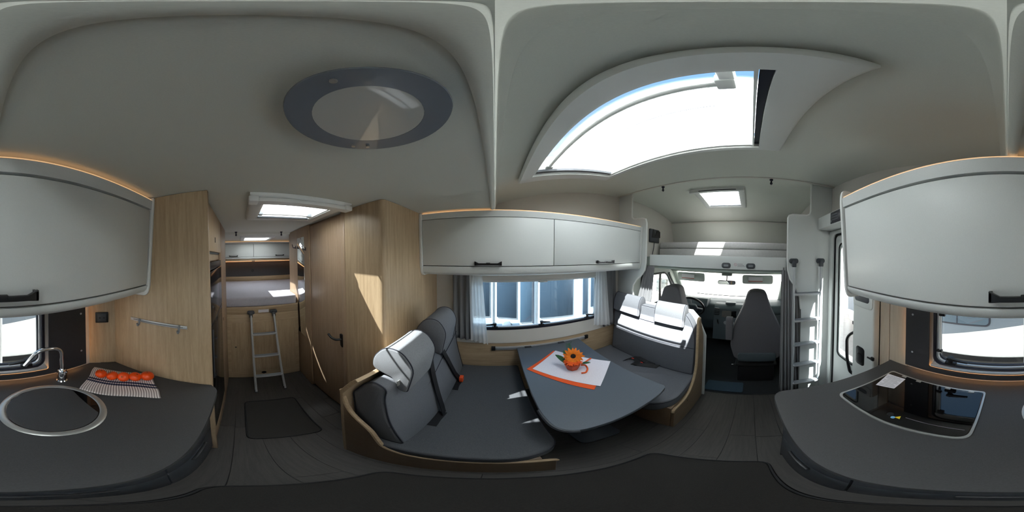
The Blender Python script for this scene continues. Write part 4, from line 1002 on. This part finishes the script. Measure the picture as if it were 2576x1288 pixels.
for (dx, dy, dz, sc_) in ((0.035, -0.035, 0.088, 0.95), (0.045, 0.03, 0.088, 0.8), (-0.005, -0.045, 0.086, 0.8), (0.052, -0.005, 0.088, 0.75)):
    cc = Vector((fx+dx, fy+dy, fz+dz)); bl_ = obj('small_blossom', ellipsoid(cc, 0.012*sc_, 0.012*sc_, 0.010*sc_, 10, 6), 'petal_deep', fa)
    for k in range(9):
        a = 2*PI*k/9
        m_ = Matrix.Translation(cc) @ Matrix.Rotation(random.uniform(-0.3, 0.3), 4, 'X') @ Matrix.Rotation(a, 4, 'Z')
        obj('petal', xform(petal_bm(0.034*sc_, 0.016*sc_, 0.016, 0.012), m_), 'petal_deep', bl_, sharp=80)
def leaf(p, az, el, L, wd):
    m_ = Matrix.Translation(p) @ Matrix.Rotation(az, 4, 'Z') @ Matrix.Rotation(-el, 4, 'Y')
    obj('leaf', xform(petal_bm(L, wd, 0.004, 0.012), m_), 'leaf', fa, sharp=80)
leaf((fx-0.02, fy-0.04, fz+0.06), math.radians(-135), 0.75, 0.11, 0.058)
leaf((fx-0.05, fy+0.0, fz+0.06), math.radians(-160), 0.9, 0.10, 0.050)
leaf((fx+0.03, fy+0.05, fz+0.055), math.radians(60), 0.3, 0.07, 0.035)
fe0 = Vector((fx-0.04, fy+0.02, fz+0.06))
fn = obj('fern_stem', tube([fe0, fe0+Vector((-0.05, 0.005, 0.07)), fe0+Vector((-0.10, 0.02, 0.11)), fe0+Vector((-0.13, 0.06, 0.115))], 0.0018, 5), 'leaf', fa)
for k in range(9):
    t = 0.25+0.75*k/9; p = fe0+Vector((-0.12*t, 0.02*t, 0.12*t-0.01*t*t))
    for s in (-1, 1):
        m_ = Matrix.Translation(p) @ Matrix.Rotation(math.radians(180+s*65), 4, 'Z') @ Matrix.Rotation(-0.25, 4, 'Y')
        obj('fern_leaflet', xform(petal_bm(0.042*(1.15-t*0.6), 0.011, 0.002, 0.004), m_), 'leaf', fn, sharp=80)
obj('ribbon', tube(arc_path([(fx+0.03, fy+0.055, fz+0.055), (fx+0.01, fy+0.10, fz+0.045), (fx-0.02, fy+0.15, fz+0.035), (fx-0.03, fy+0.175, fz+0.03)], 0.03, 4), 0.0065, 8), 'ribbon', fa)
obj('ribbon', tube(arc_path([(fx+0.045, fy+0.045, fz+0.055), (fx+0.035, fy+0.085, fz+0.035), (fx+0.06, fy+0.09, fz+0.008), (fx+0.10, fy+0.05, fz+0.007), (fx+0.09, fy+0.02, fz+0.007)], 0.03, 4), 0.0065, 8), 'ribbon', fa)

# ceiling lamp
lx, ly = -0.187, -0.178
lm = thing('ceiling_lamp', 'round unlit ceiling lamp with a smoky ring on three studs', 'lamp', (lx, ly, 1.978))
obj('back_plate', lathe([(0, 2.0095), (0.10, 2.0095), (0.10, 1.994), (0, 1.994)], (lx, ly, 0), 48), 'white_plastic', lm)
obj('glass_ring', lathe([(0.086, 1.993), (0.086, 1.985), (0.1255, 1.985), (0.1265, 1.989), (0.1255, 1.993), (0.086, 1.993)], (lx, ly, 0), 64), 'lamp_ring', lm)
obj('glass_disc', lathe([(0, 1.9925), (0.0858, 1.9925), (0.0858, 1.9853), (0, 1.9853)], (lx, ly, 0), 48), 'lamp_glass', lm)
for a in (-118, 27, 225):
    a = math.radians(a); obj('stud', lathe([(0, 1.992), (0.0042, 1.992), (0.0042, 1.979), (0, 1.979)], (lx+0.108*math.cos(a), ly+0.108*math.sin(a), 0), 12), 'steel', lm)
# floor mats
def mat_(name, pts, rad, lab):
    t = thing(name, lab, 'floor mat', (sum(p[0] for p in pts)/len(pts), sum(p[1] for p in pts)/len(pts), 0.0))
    o_ = roundpoly(pts, rad, 5)
    obj('carpet', prism(o_, 'z', 0.0005, 0.006), 'mat_carpet', t)
    obj('edging', tube([(p[0], p[1], 0.006) for p in o_], 0.006, 6, closed=True), 'rubber_black', t)
mat_('floor_mat', [(-0.005, -0.815), (-0.010, -1.362), (-0.440, -1.355), (-0.420, -0.80)], 0.05, 'small dark floor mat in the corridor')
mat_('floor_mat', [(0.095, -0.27), (0.095, 0.545), (-0.335, 0.535), (-0.300, -0.28)], 0.05, 'larger dark floor mat in front of the kitchen')

# ================================================================== REAR BED
bd = thing('rear_bed', 'raised rear bed with an oak front board and pale mattress', 'bed', (-0.36, -2.5, 0))
obj('front_board', box(-0.684, 0.768, -1.862, -1.842, 0.0, 1.005, 0.003), 'oak_x', bd)
obj('bed_rail', prism([(-1.865, 1.005), (-1.8425, 1.005), (-1.8405, 1.09), (-1.846, 1.10), (-1.865, 1.10)], 'x', -0.684, 0.768, 0.003), 'oak_x', bd)
LB = [(-0.684, -1.868), (0.76, -1.868), (0.76, -3.20), (XL+0.01, -3.20), (XL+0.01, -2.17), (-0.684, -2.17)]
obj('slatted_base', prism(LB, 'z', 1.03, 1.075), 'oak_x', bd)
bm = prism([(p[0], min(p[1], -1.875)) for p in LB], 'z', 1.078, 1.205, 0.03, 3)
obj('mattress', bm, 'mattress', bd, sharp=60)
obj('mattress_band', box(-0.64, 0.73, -1.8765, -1.8715, 1.10, 1.17, 0.002), 'pad_dark' if False else 'mattress', bd)
ad = obj('access_door', prism(rrect(-0.14, 0.115, 0.13, 0.90, 0.01), 'y', -1.842, -1.838, 0.001), 'oak', bd)
obj('keyhole', prism(circ(0.06, 0.55, 0.011, 14, 0.008), 'y', -1.838, -1.836), 'black_plastic', ad)
ad2 = obj('access_door', prism(rrect(-0.64, -0.155, 0.13, 0.90, 0.01), 'y', -1.842, -1.838, 0.001), 'oak', bd)
obj('air_vent', prism(circ(-0.25, 0.085, 0.028, 20, 0.02), 'y', -1.842, -1.837), 'black_plastic', bd)
obj('type_plate', box(-0.325, -0.205, -1.8385, -1.835, 1.025, 1.062), 'sticker_white', bd)
# headboard of the bed on the rear wall
hd = thing('headboard', 'dark padded headboard strip between two oak bands behind the bed', 'headboard', (-0.36, -3.27, 1.2))
obj('pad', box(XL+0.005, 0.765, -3.298, -3.262, 1.285, 1.575, 0.01), 'pad_dark', hd)
obj('oak_band', box(XL+0.005, 0.765, -3.298, -3.25, 1.18, 1.285, 0.004), 'oak_x', hd)
obj('oak_band', box(XL+0.005, 0.765, -3.298, -3.24, 1.575, 1.598, 0.004), 'oak_x', hd)
obj('vent', lathe([(0, 0), (0.03, 0), (0.03, 0.006), (0.016, 0.006), (0.016, 0.002), (0, 0.002)], (-0.265, -3.262, 1.405), 18, 'y'), 'black_plastic', hd)
rlk = thing('rear_locker', 'white two-flap overhead locker above the rear bed', 'cabinet', (-0.36, -3.15, 1.62))
obj('body', box(XL+0.005, 0.765, -3.296, -3.02, 1.645, 1.945), 'groove', rlk)
obj('oak_underside', box(XL+0.005, 0.765, -3.296, -3.02, 1.60, 1.645, 0.004), 'oak_x', rlk)
obj('bottom_rail', box(XL+0.005, 0.765, -3.02, -3.0, 1.645, 1.675, 0.004), 'white_laminate', rlk)
obj('cornice', box(XL+0.005, 0.765, -3.02, -2.995, 1.925, 1.962, 0.004), 'white_laminate', rlk)
for (a, b_, hx) in ((-0.272, 0.76, 0.10), (-1.49, -0.278, -0.765)):
    f_ = obj('flap_door', box(a, b_, -3.02, -3.003, 1.68, 1.92, 0.003), 'white_laminate', rlk)
    obj('handle', prism([(hx-0.08, 1.69), (hx+0.08, 1.69), (hx+0.08, 1.715), (hx+0.055, 1.702), (hx-0.055, 1.702), (hx-0.08, 1.715)], 'y', -3.003, -2.975, 0.001, 1), 'black_plastic', f_)
obj('light_strip', box(XL+0.02, 0.75, -3.03, -3.02, 1.963, 1.969), 'led_warm', rlk, label='warm light strip')
obj('light_strip', box(XL+0.02, 0.75, -3.20, -3.19, 1.592, 1.5995), 'led_rear', rlk, label='warm light strip')
obj('light_diffuser', box(XL+0.02, 0.75, -2.998, -2.99, 1.963, 1.969), 'led_line', rlk, label='warm glowing diffuser')
obj('spot_light', lathe([(0, -0.006), (0.03, -0.006), (0.03, 0.0), (0, 0.0)], (-0.27, -3.06, 1.60), 16), 'black_plastic', rlk)

def hang_hook(x, y, z, lab):
    t = thing('ceiling_hook', lab, 'hook', (x, y, z-0.055))
    obj('clip', lathe([(0, 0), (0.016, 0), (0.016, -0.010), (0.008, -0.018), (0.007, -0.03), (0.012, -0.04), (0.012, -0.05), (0, -0.052)], (x, y, z), 12), 'lever_blue', t)
    obj('eyelet', tube([(x-0.008, y, z-0.045), (x, y+0.006, z-0.058), (x+0.008, y, z-0.045)], 0.003, 6), 'lever_blue', t)
hang_hook(0.03, -2.06, 2.0085, 'small dark hook under the corridor ceiling above the fridge side')
hang_hook(-0.555, -2.06, 2.0085, 'small dark hook under the corridor ceiling above the mirror side')
hang_hook(-0.862, 1.415, zc(1.41)-0.009, 'small dark hook at the alcove ceiling rail on the dinette side')
hang_hook(0.162, 1.415, zc(1.41)-0.009, 'small dark hook at the alcove ceiling rail on the ladder side')

# ================================================================== LADDERS
def ladder(lab, tops, feet, rungs, hook_dir, rungw=0.05, railr=0.0125):
    t = thing('ladder', lab, 'ladder', ((feet[0][0]+feet[1][0])/2, (feet[0][1]+feet[1][1])/2, min(feet[0][2], feet[1][2])), 'aluminium bunk ladders')
    T = [Vector(p) for p in tops]; F = [Vector(p) for p in feet]
    for k in range(2):
        r_ = obj('rail', tube([F[k]+Vector((0, 0, 0.02)), T[k]], railr, 10), 'alu', t)
        obj('foot', tube([F[k], F[k]+(T[k]-F[k]).normalized()*0.05], railr*1.25, 10), 'dark_grey_plastic', r_)
        c = T[k]+Vector((0, hook_dir*0.018, 0.01))
        h_ = obj('hook_mount', prism(rrect(c.x-0.042, c.x+0.042, c.z-0.024, c.z+0.022, 0.02), 'y', c.y-0.010, c.y+0.010, 0.004), 'dark_grey_plastic', t)
        obj('hook_collar', box(T[k].x-0.018, T[k].x+0.018, T[k].y-0.016, T[k].y+0.016, T[k].z-0.045, T[k].z+0.012, 0.005), 'dark_grey_plastic', h_)
    for z in rungs:
        a = F[0].lerp(T[0], (z-F[0].z)/(T[0].z-F[0].z)); b_ = F[1].lerp(T[1], (z-F[1].z)/(T[1].z-F[1].z))
        x0, x1 = min(a.x, b_.x), max(a.x, b_.x); y = (a.y+b_.y)/2
        g = obj('rung', box(x0, x1, y-rungw/2, y+rungw/2, z-0.014, z+0.006, 0.004), 'alu', t)
        obj('tread', box(x0+0.012, x1-0.012, y-rungw/2+0.004, y+rungw/2-0.004, z+0.006, z+0.0085), 'mid_grey_plastic', g)
    return t
ladder('aluminium ladder with five rungs hung on the cab partition', [(0.382, 1.398, 1.655), (0.645, 1.398, 1.66)], [(0.395, 1.398, 0.0), (0.642, 1.398, 0.0)], (1.365, 1.105, 0.835, 0.570, 0.29), 1, 0.055)
ladder('aluminium ladder with three rungs leaning on the rear bed', [(-0.118, -1.795, 1.03), (-0.375, -1.795, 1.03)], [(-0.125, -1.525, 0.0), (-0.41, -1.535, 0.0)], (0.79, 0.52, 0.245), -1, 0.045)

# ================================================================== ALCOVE
am = thing('alcove_mattress', 'white double-layer mattress pushed to the front of the alcove', 'mattress', (-0.36, 2.55, 1.66))
bm = box(-1.455, 0.74, 2.31, 2.92, 1.661, 1.795, 0.015, 3)
obj('lower_layer', bm, 'mattress_white', am, sharp=60)
obj('upper_layer', box(-1.445, 0.74, 2.30, 2.88, 1.796, 1.893, 0.02, 3), 'mattress_white', am, sharp=60)
po = thing('wall_pouch', 'dark grey hanging pouch on the alcove side wall', 'pouch', (XL+0.01, 2.19, 2.0))
obj('bag', box(XL+0.001, XL+0.03, 2.06, 2.33, 1.885, 2.10, 0.01), 'dark_grey_plastic', po)
obj('flap', prism([(2.14, 2.10), (2.20, 1.99), (2.24, 2.085), (2.34, 2.075), (2.34, 1.97), (2.10, 1.96)], 'x', XL+0.03, XL+0.038, 0.002), 'black_plastic', po)
obj('cord', tube(arc_path([(XL+0.02, 2.19, 1.888), (XL+0.02, 2.18, 1.80), (XL+0.03, 2.13, 1.70), (XL+0.03, 2.12, 1.665)], 0.03), 0.006, 6), 'dark_grey_plastic', po)
for (x, lab) in ((-0.225, 'oval grey finger grip on the alcove bed board, left of the sticker'), (0.0, 'oval grey finger grip on the alcove bed board, right of the sticker')):
    t = thing('finger_grip', lab, 'grip', (x, 1.482, 1.575), 'grips on the alcove bed board')
    obj('plate', prism(rrect(x-0.042, x+0.042, 1.583, 1.633, 0.022), 'y', 1.476, 1.4848, 0.003), 'dark_grey_plastic', t)
    obj('recess', prism(rrect(x-0.022, x+0.022, 1.598, 1.618, 0.008), 'y', 1.4745, 1.4765), 'mid_grey_plastic', t)
ws = thing('warning_sticker', 'small sticker with a pink round sign and text on the alcove bed board', 'sticker', (-0.10, 1.4848, 1.58))
obj('sign_ring', tube([(-0.140+0.012*math.cos(2*PI*k/16), 1.484, 1.618+0.012*math.sin(2*PI*k/16)) for k in range(16)], 0.0016, 5, closed=True), 'print_pink', ws)
obj('sign_bar', tube([(-0.148, 1.484, 1.626), (-0.132, 1.484, 1.610)], 0.0015, 5), 'print_pink', ws)
for k in range(3): obj('text_line', box(-0.122, -0.072+0.012*k, 1.4836, 1.4848, 1.622-0.011*k, 1.625-0.011*k), 'print_grey', ws)

# ================================================================== CAB
tag(obj('cab_curtain', drape([(-1.115, 1.475, 1.568), (-0.985, 1.475, 1.568)], [(-1.27, 1.475, 1.0), (-1.04, 1.475, 1.0)], 5, 0.014, (0, 1, 0)), 'curtain_grey', solid=0.003), 'grey cab curtain gathered behind the wave-edged partition', 'curtain', 'cab curtains')
tag(obj('cab_curtain', drape([(0.285, 1.485, 1.60), (0.46, 1.485, 1.60)], [(0.30, 1.505, 0.03), (0.545, 1.505, 0.03)], 7, 0.016, (0, 1, 0)), 'curtain_grey', solid=0.003), 'grey cab curtain gathered beside the partition with the ladder', 'curtain', 'cab curtains')
def cab_seat(name, lab, cx, y, arm):
    t = thing(name, lab, 'car seat', (cx, y+0.25, 0))
    o_ = roundpoly([(cx-0.235, 0.42), (cx+0.245, 0.42), (cx+0.30, 0.62), (cx+0.265, 0.86), (cx+0.145, 1.13), (cx+0.105, 1.275), (cx+0.04, 1.30), (cx-0.06, 1.30), (cx-0.115, 1.265), (cx-0.15, 1.13), (cx-0.262, 0.86), (cx-0.29, 0.62)], 0.05, 5)
    bm = prism(o_, 'y', y, y+0.17, 0.045, 4, 60)
    for v in bm.verts: v.co.y += 0.10-0.12*(1.3-v.co.z)+0.0
    obj('backrest', bm, 'seat_fabric_cab', t, sharp=60)
    obj('back_shell', prism(rrect(cx-0.20, cx+0.21, 0.40, 0.52, 0.03), 'y', y-0.025, y+0.02, 0.008), 'dash_dark', t)
    obj('seat_cushion', box(cx-0.25, cx+0.25, y+0.06, y+0.56, 0.36, 0.50, 0.05, 3), 'seat_fabric_cab', t, sharp=60)
    obj('pedestal', box(cx-0.20, cx+0.20, y+0.02, y+0.48, 0.0, 0.355, 0.02), 'rubber_black', t)
    obj('swivel_plate', box(cx-0.225, cx+0.225, y+0.0, y+0.50, 0.30, 0.335, 0.01), 'black_plastic', t)
    if arm:
        obj('armrest', prism(roundpoly([(y-0.02, 0.70), (y+0.06, 0.70), (y+0.06, 0.98), (y+0.02, 1.01), (y-0.03, 0.99)], 0.03, 4), 'x', cx-0.335, cx-0.262, 0.02, 3), 'seat_fabric_cab', t, sharp=60)
        lv = obj('swivel_lever', tube([(cx-0.21, y+0.05, 0.30), (cx-0.27, y+0.02, 0.31)], 0.012, 8), 'chrome', t)
    return t
cab_seat('passenger_seat', 'grey passenger seat with an armrest seen from behind', 0.085, 1.74, True)
cab_seat('driver_seat', 'grey driver seat behind the steering wheel', -0.955, 1.72, False)
# dashboard
da = thing('dashboard', 'dark dashboard under the windscreen', 'dashboard', (-0.36, 2.75, 0.1))
dp = [(2.60, 0.42), (2.52, 0.62), (2.50, 0.80), (2.56, 0.885), (2.72, 0.915), (2.955, 0.905), (2.955, 0.30), (2.70, 0.34)]
obj('body', prism(roundpoly(dp, 0.03, 3), 'x', -1.276, 0.556, 0.0), 'dash_dark', da)
obj('console', prism(roundpoly([(2.42, 0.30), (2.44, 0.62), (2.475, 0.86), (2.56, 0.905), (2.70, 0.90), (2.70, 0.30)], 0.03, 3), 'x', -0.55, -0.06, 0.02, 3), 'dash_dark', da)
rs = obj('radio_screen', prism([(2.452, 0.70), (2.466, 0.82), (2.476, 0.82), (2.462, 0.70)], 'x', -0.42, -0.20), 'glass_black', da)
for x in (-0.50, -0.115):
    v_ = obj('air_vent', prism(roundpoly([(x-0.04, 0.74), (x+0.04, 0.74), (x+0.035, 0.86), (x-0.035, 0.86)], 0.012, 3), 'y', 2.447, 2.47, 0.003), 'black_plastic', da)
    for k in range(3): obj('slat', box(x-0.032, x+0.032, 2.440, 2.448, 0.765+0.03*k, 0.772+0.03*k), 'dash_mid', v_)
for x in (-0.36, -0.255): obj('dial', lathe([(0, -0.02), (0.026, -0.02), (0.03, 0.0), (0, 0.0)], (x, 2.447, 0.62), 18, 'y'), 'mid_grey_plastic', da)
obj('gear_lever', tube(arc_path([(-0.47, 2.46, 0.58), (-0.475, 2.40, 0.64), (-0.475, 2.385, 0.69)], 0.03), [0.012]*7+[0.02]*1 if False else 0.013, 8), 'black_plastic', da)
obj('instrument_hood', prism(roundpoly([(2.42, 0.86), (2.50, 0.99), (2.70, 0.965), (2.70, 0.86)], 0.03, 4), 'x', -1.06, -0.66, 0.03, 3), 'dash_dark', da)
obj('cover_flap', box(-0.38, -0.22, 2.52, 2.60, 0.905, 0.945, 0.01), 'dash_mid', da)
obj('glove_box', prism([(2.50, 0.45), (2.485, 0.75), (2.51, 0.75), (2.53, 0.45)], 'x', 0.0, 0.50, 0.005), 'dash_mid', da)
obj('lower_panel', box(-0.30, -0.16, 2.412, 2.43, 0.34, 0.50, 0.005), 'trim_light', da)
sw = thing('steering_wheel', 'black steering wheel in front of the driver seat', 'steering wheel', (-0.845, 2.30, 0.7))
M_ = Matrix.Translation((-0.845, 2.28, 0.90)) @ Matrix.Rotation(math.radians(-62), 4, 'X')
Rw = 0.185
obj('rim', xform(tube([(Rw*math.cos(2*PI*k/40), Rw*math.sin(2*PI*k/40), 0) for k in range(40)], 0.017, 10, closed=True), M_), 'black_plastic', sw)
obj('airbag_pad', xform(prism(roundpoly([(-0.075, -0.06), (0.075, -0.06), (0.09, 0.03), (0.05, 0.07), (-0.05, 0.07), (-0.09, 0.03)], 0.02, 4), 'z', -0.03, 0.012, 0.008), M_), 'dash_dark', sw)
for a in (10, 170, 270):
    a = math.radians(a); s_ = obj('spoke', xform(tube([(0.06*math.cos(a), 0.06*math.sin(a), -0.008), (Rw*math.cos(a), Rw*math.sin(a), 0)], 0.012, 8), M_), 'mid_grey_plastic', sw)
obj('steering_column', tube([(-0.845, 2.30, 0.885), (-0.845, 2.47, 0.80)], 0.045, 12), 'dash_dark', sw)
# sun visors and mirror
for (x0, x1, lab) in ((-1.16, -0.70, 'folded-down grey sun visor above the steering wheel'), (-0.12, 0.34, 'folded-down grey sun visor on the passenger side')):
    t = thing('sun_visor', lab, 'sun visor', ((x0+x1)/2, 2.43, 1.25), 'cab sun visors')
    obj('board', xform(prism(rrect(x0, x1, -0.14, 0.0, 0.03), 'y', -0.010, 0.010, 0.006), Matrix.Translation((0, 2.425, 1.415)) @ Matrix.Rotation(0.15, 4, 'X')), 'trim_light', t)
    obj('label', box(x0+0.09, x0+0.30, 2.388, 2.395, 1.335, 1.39), 'sticker_white', t)
    obj('label_stripe', box(x0+0.09, x0+0.30, 2.386, 2.390, 1.322, 1.330), 'red_plastic', t)
mr = thing('rear_view_mirror', 'inner rear view mirror hanging at the windscreen', 'mirror', (-0.36, 2.46, 1.24))
obj('housing', prism(rrect(-0.50, -0.22, 1.25, 1.315, 0.028), 'y', 2.45, 2.485, 0.008), 'dark_grey_plastic', mr)
obj('glass', prism(rrect(-0.49, -0.23, 1.258, 1.307, 0.022), 'y', 2.446, 2.4505), 'mirror', mr)
obj('stem', tube([(-0.36, 2.47, 1.31), (-0.36, 2.50, 1.43)], 0.010, 8), 'black_plastic', mr)
obj('sensor_cover', box(-0.44, -0.28, 2.45, 2.53, 1.385, 1.44, 0.01), 'headliner', mr)
# windscreen and side windows
w3 = sempty('window_3', (-0.36, 2.7, 0.9), 'cab windscreen')
def slab4(a, b_, c, d, t):
    a, b_, c, d = map(Vector, (a, b_, c, d)); n = (b_-a).cross(d-a).normalized()*t
    bm = bmesh.new(); lo = [bm.verts.new(p) for p in (a, b_, c, d)]; hi = [bm.verts.new(p+n) for p in (a, b_, c, d)]
    bm.faces.new(lo); bm.faces.new(list(reversed(hi)))
    for k in range(4): bm.faces.new([lo[k], hi[k], hi[(k+1) % 4], lo[(k+1) % 4]])
    bmesh.ops.recalc_face_normals(bm, faces=bm.faces); return bm
obj('pane', slab4((-1.28, 2.98, 0.885), (0.56, 2.98, 0.885), (0.56, 2.50, 1.45), (-1.28, 2.50, 1.45), 0.006), 'cab_glass', w3)
for x in (-1.262, 0.542): obj('pillar', tube([(x, 2.975, 0.86), (x, 2.75, 1.13), (x, 2.49, 1.46)], [0.045, 0.04, 0.045], 10), 'trim_light', w3)
obj('wiper', tube([(-1.0, 2.955, 0.955), (-0.2, 2.965, 0.945), (0.3, 2.96, 0.95)], 0.008, 6), 'rubber_black', w3)
for (x, nm, s_) in ((-1.298, 'window_4', 1), (0.578, 'window_5', -1)):
    w = sempty(nm, (x, 2.1, 0.98), 'cab side window')
    obj('pane', box(x-0.002, x+0.002, 1.60, 2.58, 0.96, 1.43), 'cab_glass', w)
    obj('divider', box(x-0.012, x+0.014, 2.08, 2.115, 0.97, 1.43, 0.003), 'black_plastic', w)
    ol = roundpoly([(1.62, 0.98), (2.56, 0.98), (2.50, 1.08), (2.30, 1.36), (2.20, 1.41), (1.62, 1.42)], 0.05, 4)
    obj('seal', tube([(x+0.02*s_, p[0], p[1]) for p in ol], 0.014, 6, closed=True), 'rubber_black', w)
    obj('grab_rail', tube([(x+0.03*s_, 2.33, 1.40), (x+0.05*s_, 2.60, 1.06)], 0.016, 8), 'trim_light', w)
tag(obj('cab_floor_mat', prism(rrect(-0.42, -0.04, 1.53, 1.72, 0.02), 'z', -0.0015, 0.006), 'cab_mat'), 'blue-grey mat strip behind the cab step', 'floor mat')
em = thing('exterior_mirror', 'door mirror outside the driver window', 'mirror', (-1.48, 2.5, 0.9))
obj('housing', box(-1.60, -1.40, 2.46, 2.56, 1.0, 1.26, 0.03), 'black_plastic', em)
obj('glass', box(-1.59, -1.41, 2.452, 2.461, 1.01, 1.25), 'mirror', em)
obj('arm', tube([(-1.40, 2.52, 1.06), (-1.30, 2.56, 1.02)], 0.025, 8), 'black_plastic', em)

# ================================================================== OUTSIDE
GZ = -0.66
o = obj('ground', box(-30, 30, -30, 30, GZ-0.2, GZ), 'concrete', base=(0, 0, GZ)); o['kind'] = 'structure'; o['label'] = 'pale sunlit forecourt outside'
# neighbour beyond the dinette window
nv = thing('parked_van', 'white van with dark glazed panels parked beyond the dinette window', 'van', (-4.0, 0.3, GZ))
obj('body', box(-5.0, -3.03, -3.6, 4.2, GZ+0.30, 2.1, 0.08, 3), 'body_white', nv)
def vpanel(y0, y1, z0a, z0b, z1, mat, nm='window_panel'):
    obj(nm, prism([(y0, z0a), (y1, z0b), (y1, z1), (y0, z1)], 'x', -3.032, -3.012, 0.004), mat, nv)
vpanel(-3.2, -1.35, 0.50, 0.46, 1.75, 'van_glass'); vpanel(-1.28, -0.10, 0.46, 0.45, 1.75, 'van_glass'); vpanel(0.035, 0.405, 0.44, 0.40, 1.75, 'van_glass')
vpanel(0.475, 0.70, 0.30, 0.30, 1.75, 'van_glass_light', 'sliding_pane'); vpanel(0.86, 1.58, 0.37, 0.34, 1.75, 'van_glass'); vpanel(1.82, 1.95, 0.30, 0.30, 1.75, 'van_glass'); vpanel(2.03, 3.3, 0.45, 0.45, 1.75, 'van_glass')
obj('pillar_line', box(-3.034, -3.010, -0.045, -0.035, 0.20, 1.9), 'mid_grey_plastic', nv)
obj('pillar_line', box(-3.034, -3.008, 0.725, 0.735, 0.25, 1.9), 'gasket_blue', nv)
obj('pillar_line', box(-3.034, -3.008, 0.775, 0.782, 0.25, 1.9), 'mid_grey_plastic', nv)
obj('lower_trim', box(-3.034, -3.012, -3.4, 0.46, 0.18, 0.29, 0.01), 'body_grey', nv)
obj('sill', box(-4.9, -3.06, -3.3, 4.0, GZ+0.18, GZ+0.31), 'black_plastic', nv)
lp_ = obj('side_lamp', prism(roundpoly([(0.14, 0.22), (0.30, 0.22), (0.30, 0.30), (0.26, 0.36), (0.18, 0.36), (0.14, 0.30)], 0.03, 3), 'x', -3.02, -2.96, 0.01), 'mid_grey_plastic', nv)
for y in (-2.6, 3.2): obj('wheel', lathe([(0, -0.12), (0.22, -0.12), (0.33, -0.10), (0.34, 0.0), (0.33, 0.10), (0, 0.10)], (-3.18, y, GZ+0.34), 28, 'x'), 'tyre', nv)
# neighbour beyond the kitchen window
nk = thing('parked_camper', 'white and grey camper van parked beyond the kitchen window', 'van', (4.0, 0.5, GZ))
obj('body', box(3.03, 5.2, -4.0, 4.4, GZ+0.25, 2.3, 0.08, 3), 'body_white', nk)
up = [(-4.0, 0.80), (-2.6, 0.68), (-1.2, 0.545), (-0.6, 0.46), (0.0, 0.37), (0.6, 0.25), (1.4, 0.06), (2.4, 0.0), (4.4, 0.0), (4.4, 2.25), (-4.0, 2.25)]
obj('grey_upper_body', prism(up, 'x', 3.012, 3.035), 'body_grey', nk)
obj('window_frame', ring(0.30, 1.75, 0.375, 1.05, 0.035, 0.10, 'x', 2.995, 3.015, 0.004), 'gasket_blue', nk)
obj('window_pane', prism(rrect(0.335, 1.715, 0.41, 1.015, 0.08), 'x', 3.0, 3.013), 'van_glass_light', nk)
obj('pane_divider', box(2.992, 3.013, 0.93, 0.95, 0.40, 1.02), 'gasket_blue', nk)
obj('sill', box(3.06, 5.1, -3.8, 4.2, GZ+0.14, GZ+0.26), 'black_plastic', nk)
for y in (-2.9, 3.3): obj('wheel', lathe([(0, -0.10), (0.33, -0.10), (0.34, 0.0), (0.33, 0.10), (0.22, 0.12), (0, 0.12)], (3.18, y, GZ+0.34), 28, 'x'), 'tyre', nk)
# unseen canopy added on the entrance side to keep sun off the worktop
aw = thing('added_awning', 'unseen pale canopy added outside to block sun at the kitchen window', 'added_awning', (1.3, -1.45, 2.2))
obj('cassette', box(0.81, 0.93, -2.80, -0.12, 2.28, 2.40, 0.03, 3), 'white_plastic', aw)
obj('fabric', prism([(0.90, 2.36), (1.90, 2.22), (1.90, 2.224), (0.90, 2.364)], 'y', -2.74, -0.17), 'render_wall', aw)
obj('front_bar', box(1.88, 1.94, -2.76, -0.15, 2.19, 2.25, 0.01), 'white_plastic', aw)
for y in (-2.70, -0.21): obj('support_leg', tube([(1.91, y, 2.20), (1.91, y, GZ)], 0.015, 8), 'alu', aw)
# white hall in front of the cab
bh = thing('exhibition_hall', 'pale hall wall outside in front of the windscreen', 'building', (-0.4, 8.5, GZ))
obj('wall', box(-9, 8, 8.0, 9.0, GZ, 5.5), 'render_wall', bh)
obj('ledge', box(-9, 8, 7.93, 8.0, 0.10, 0.16), 'trim_light', bh)
obj('coping', box(-9.1, 8.1, 7.9, 9.1, 5.5, 5.65), 'trim_light', bh)
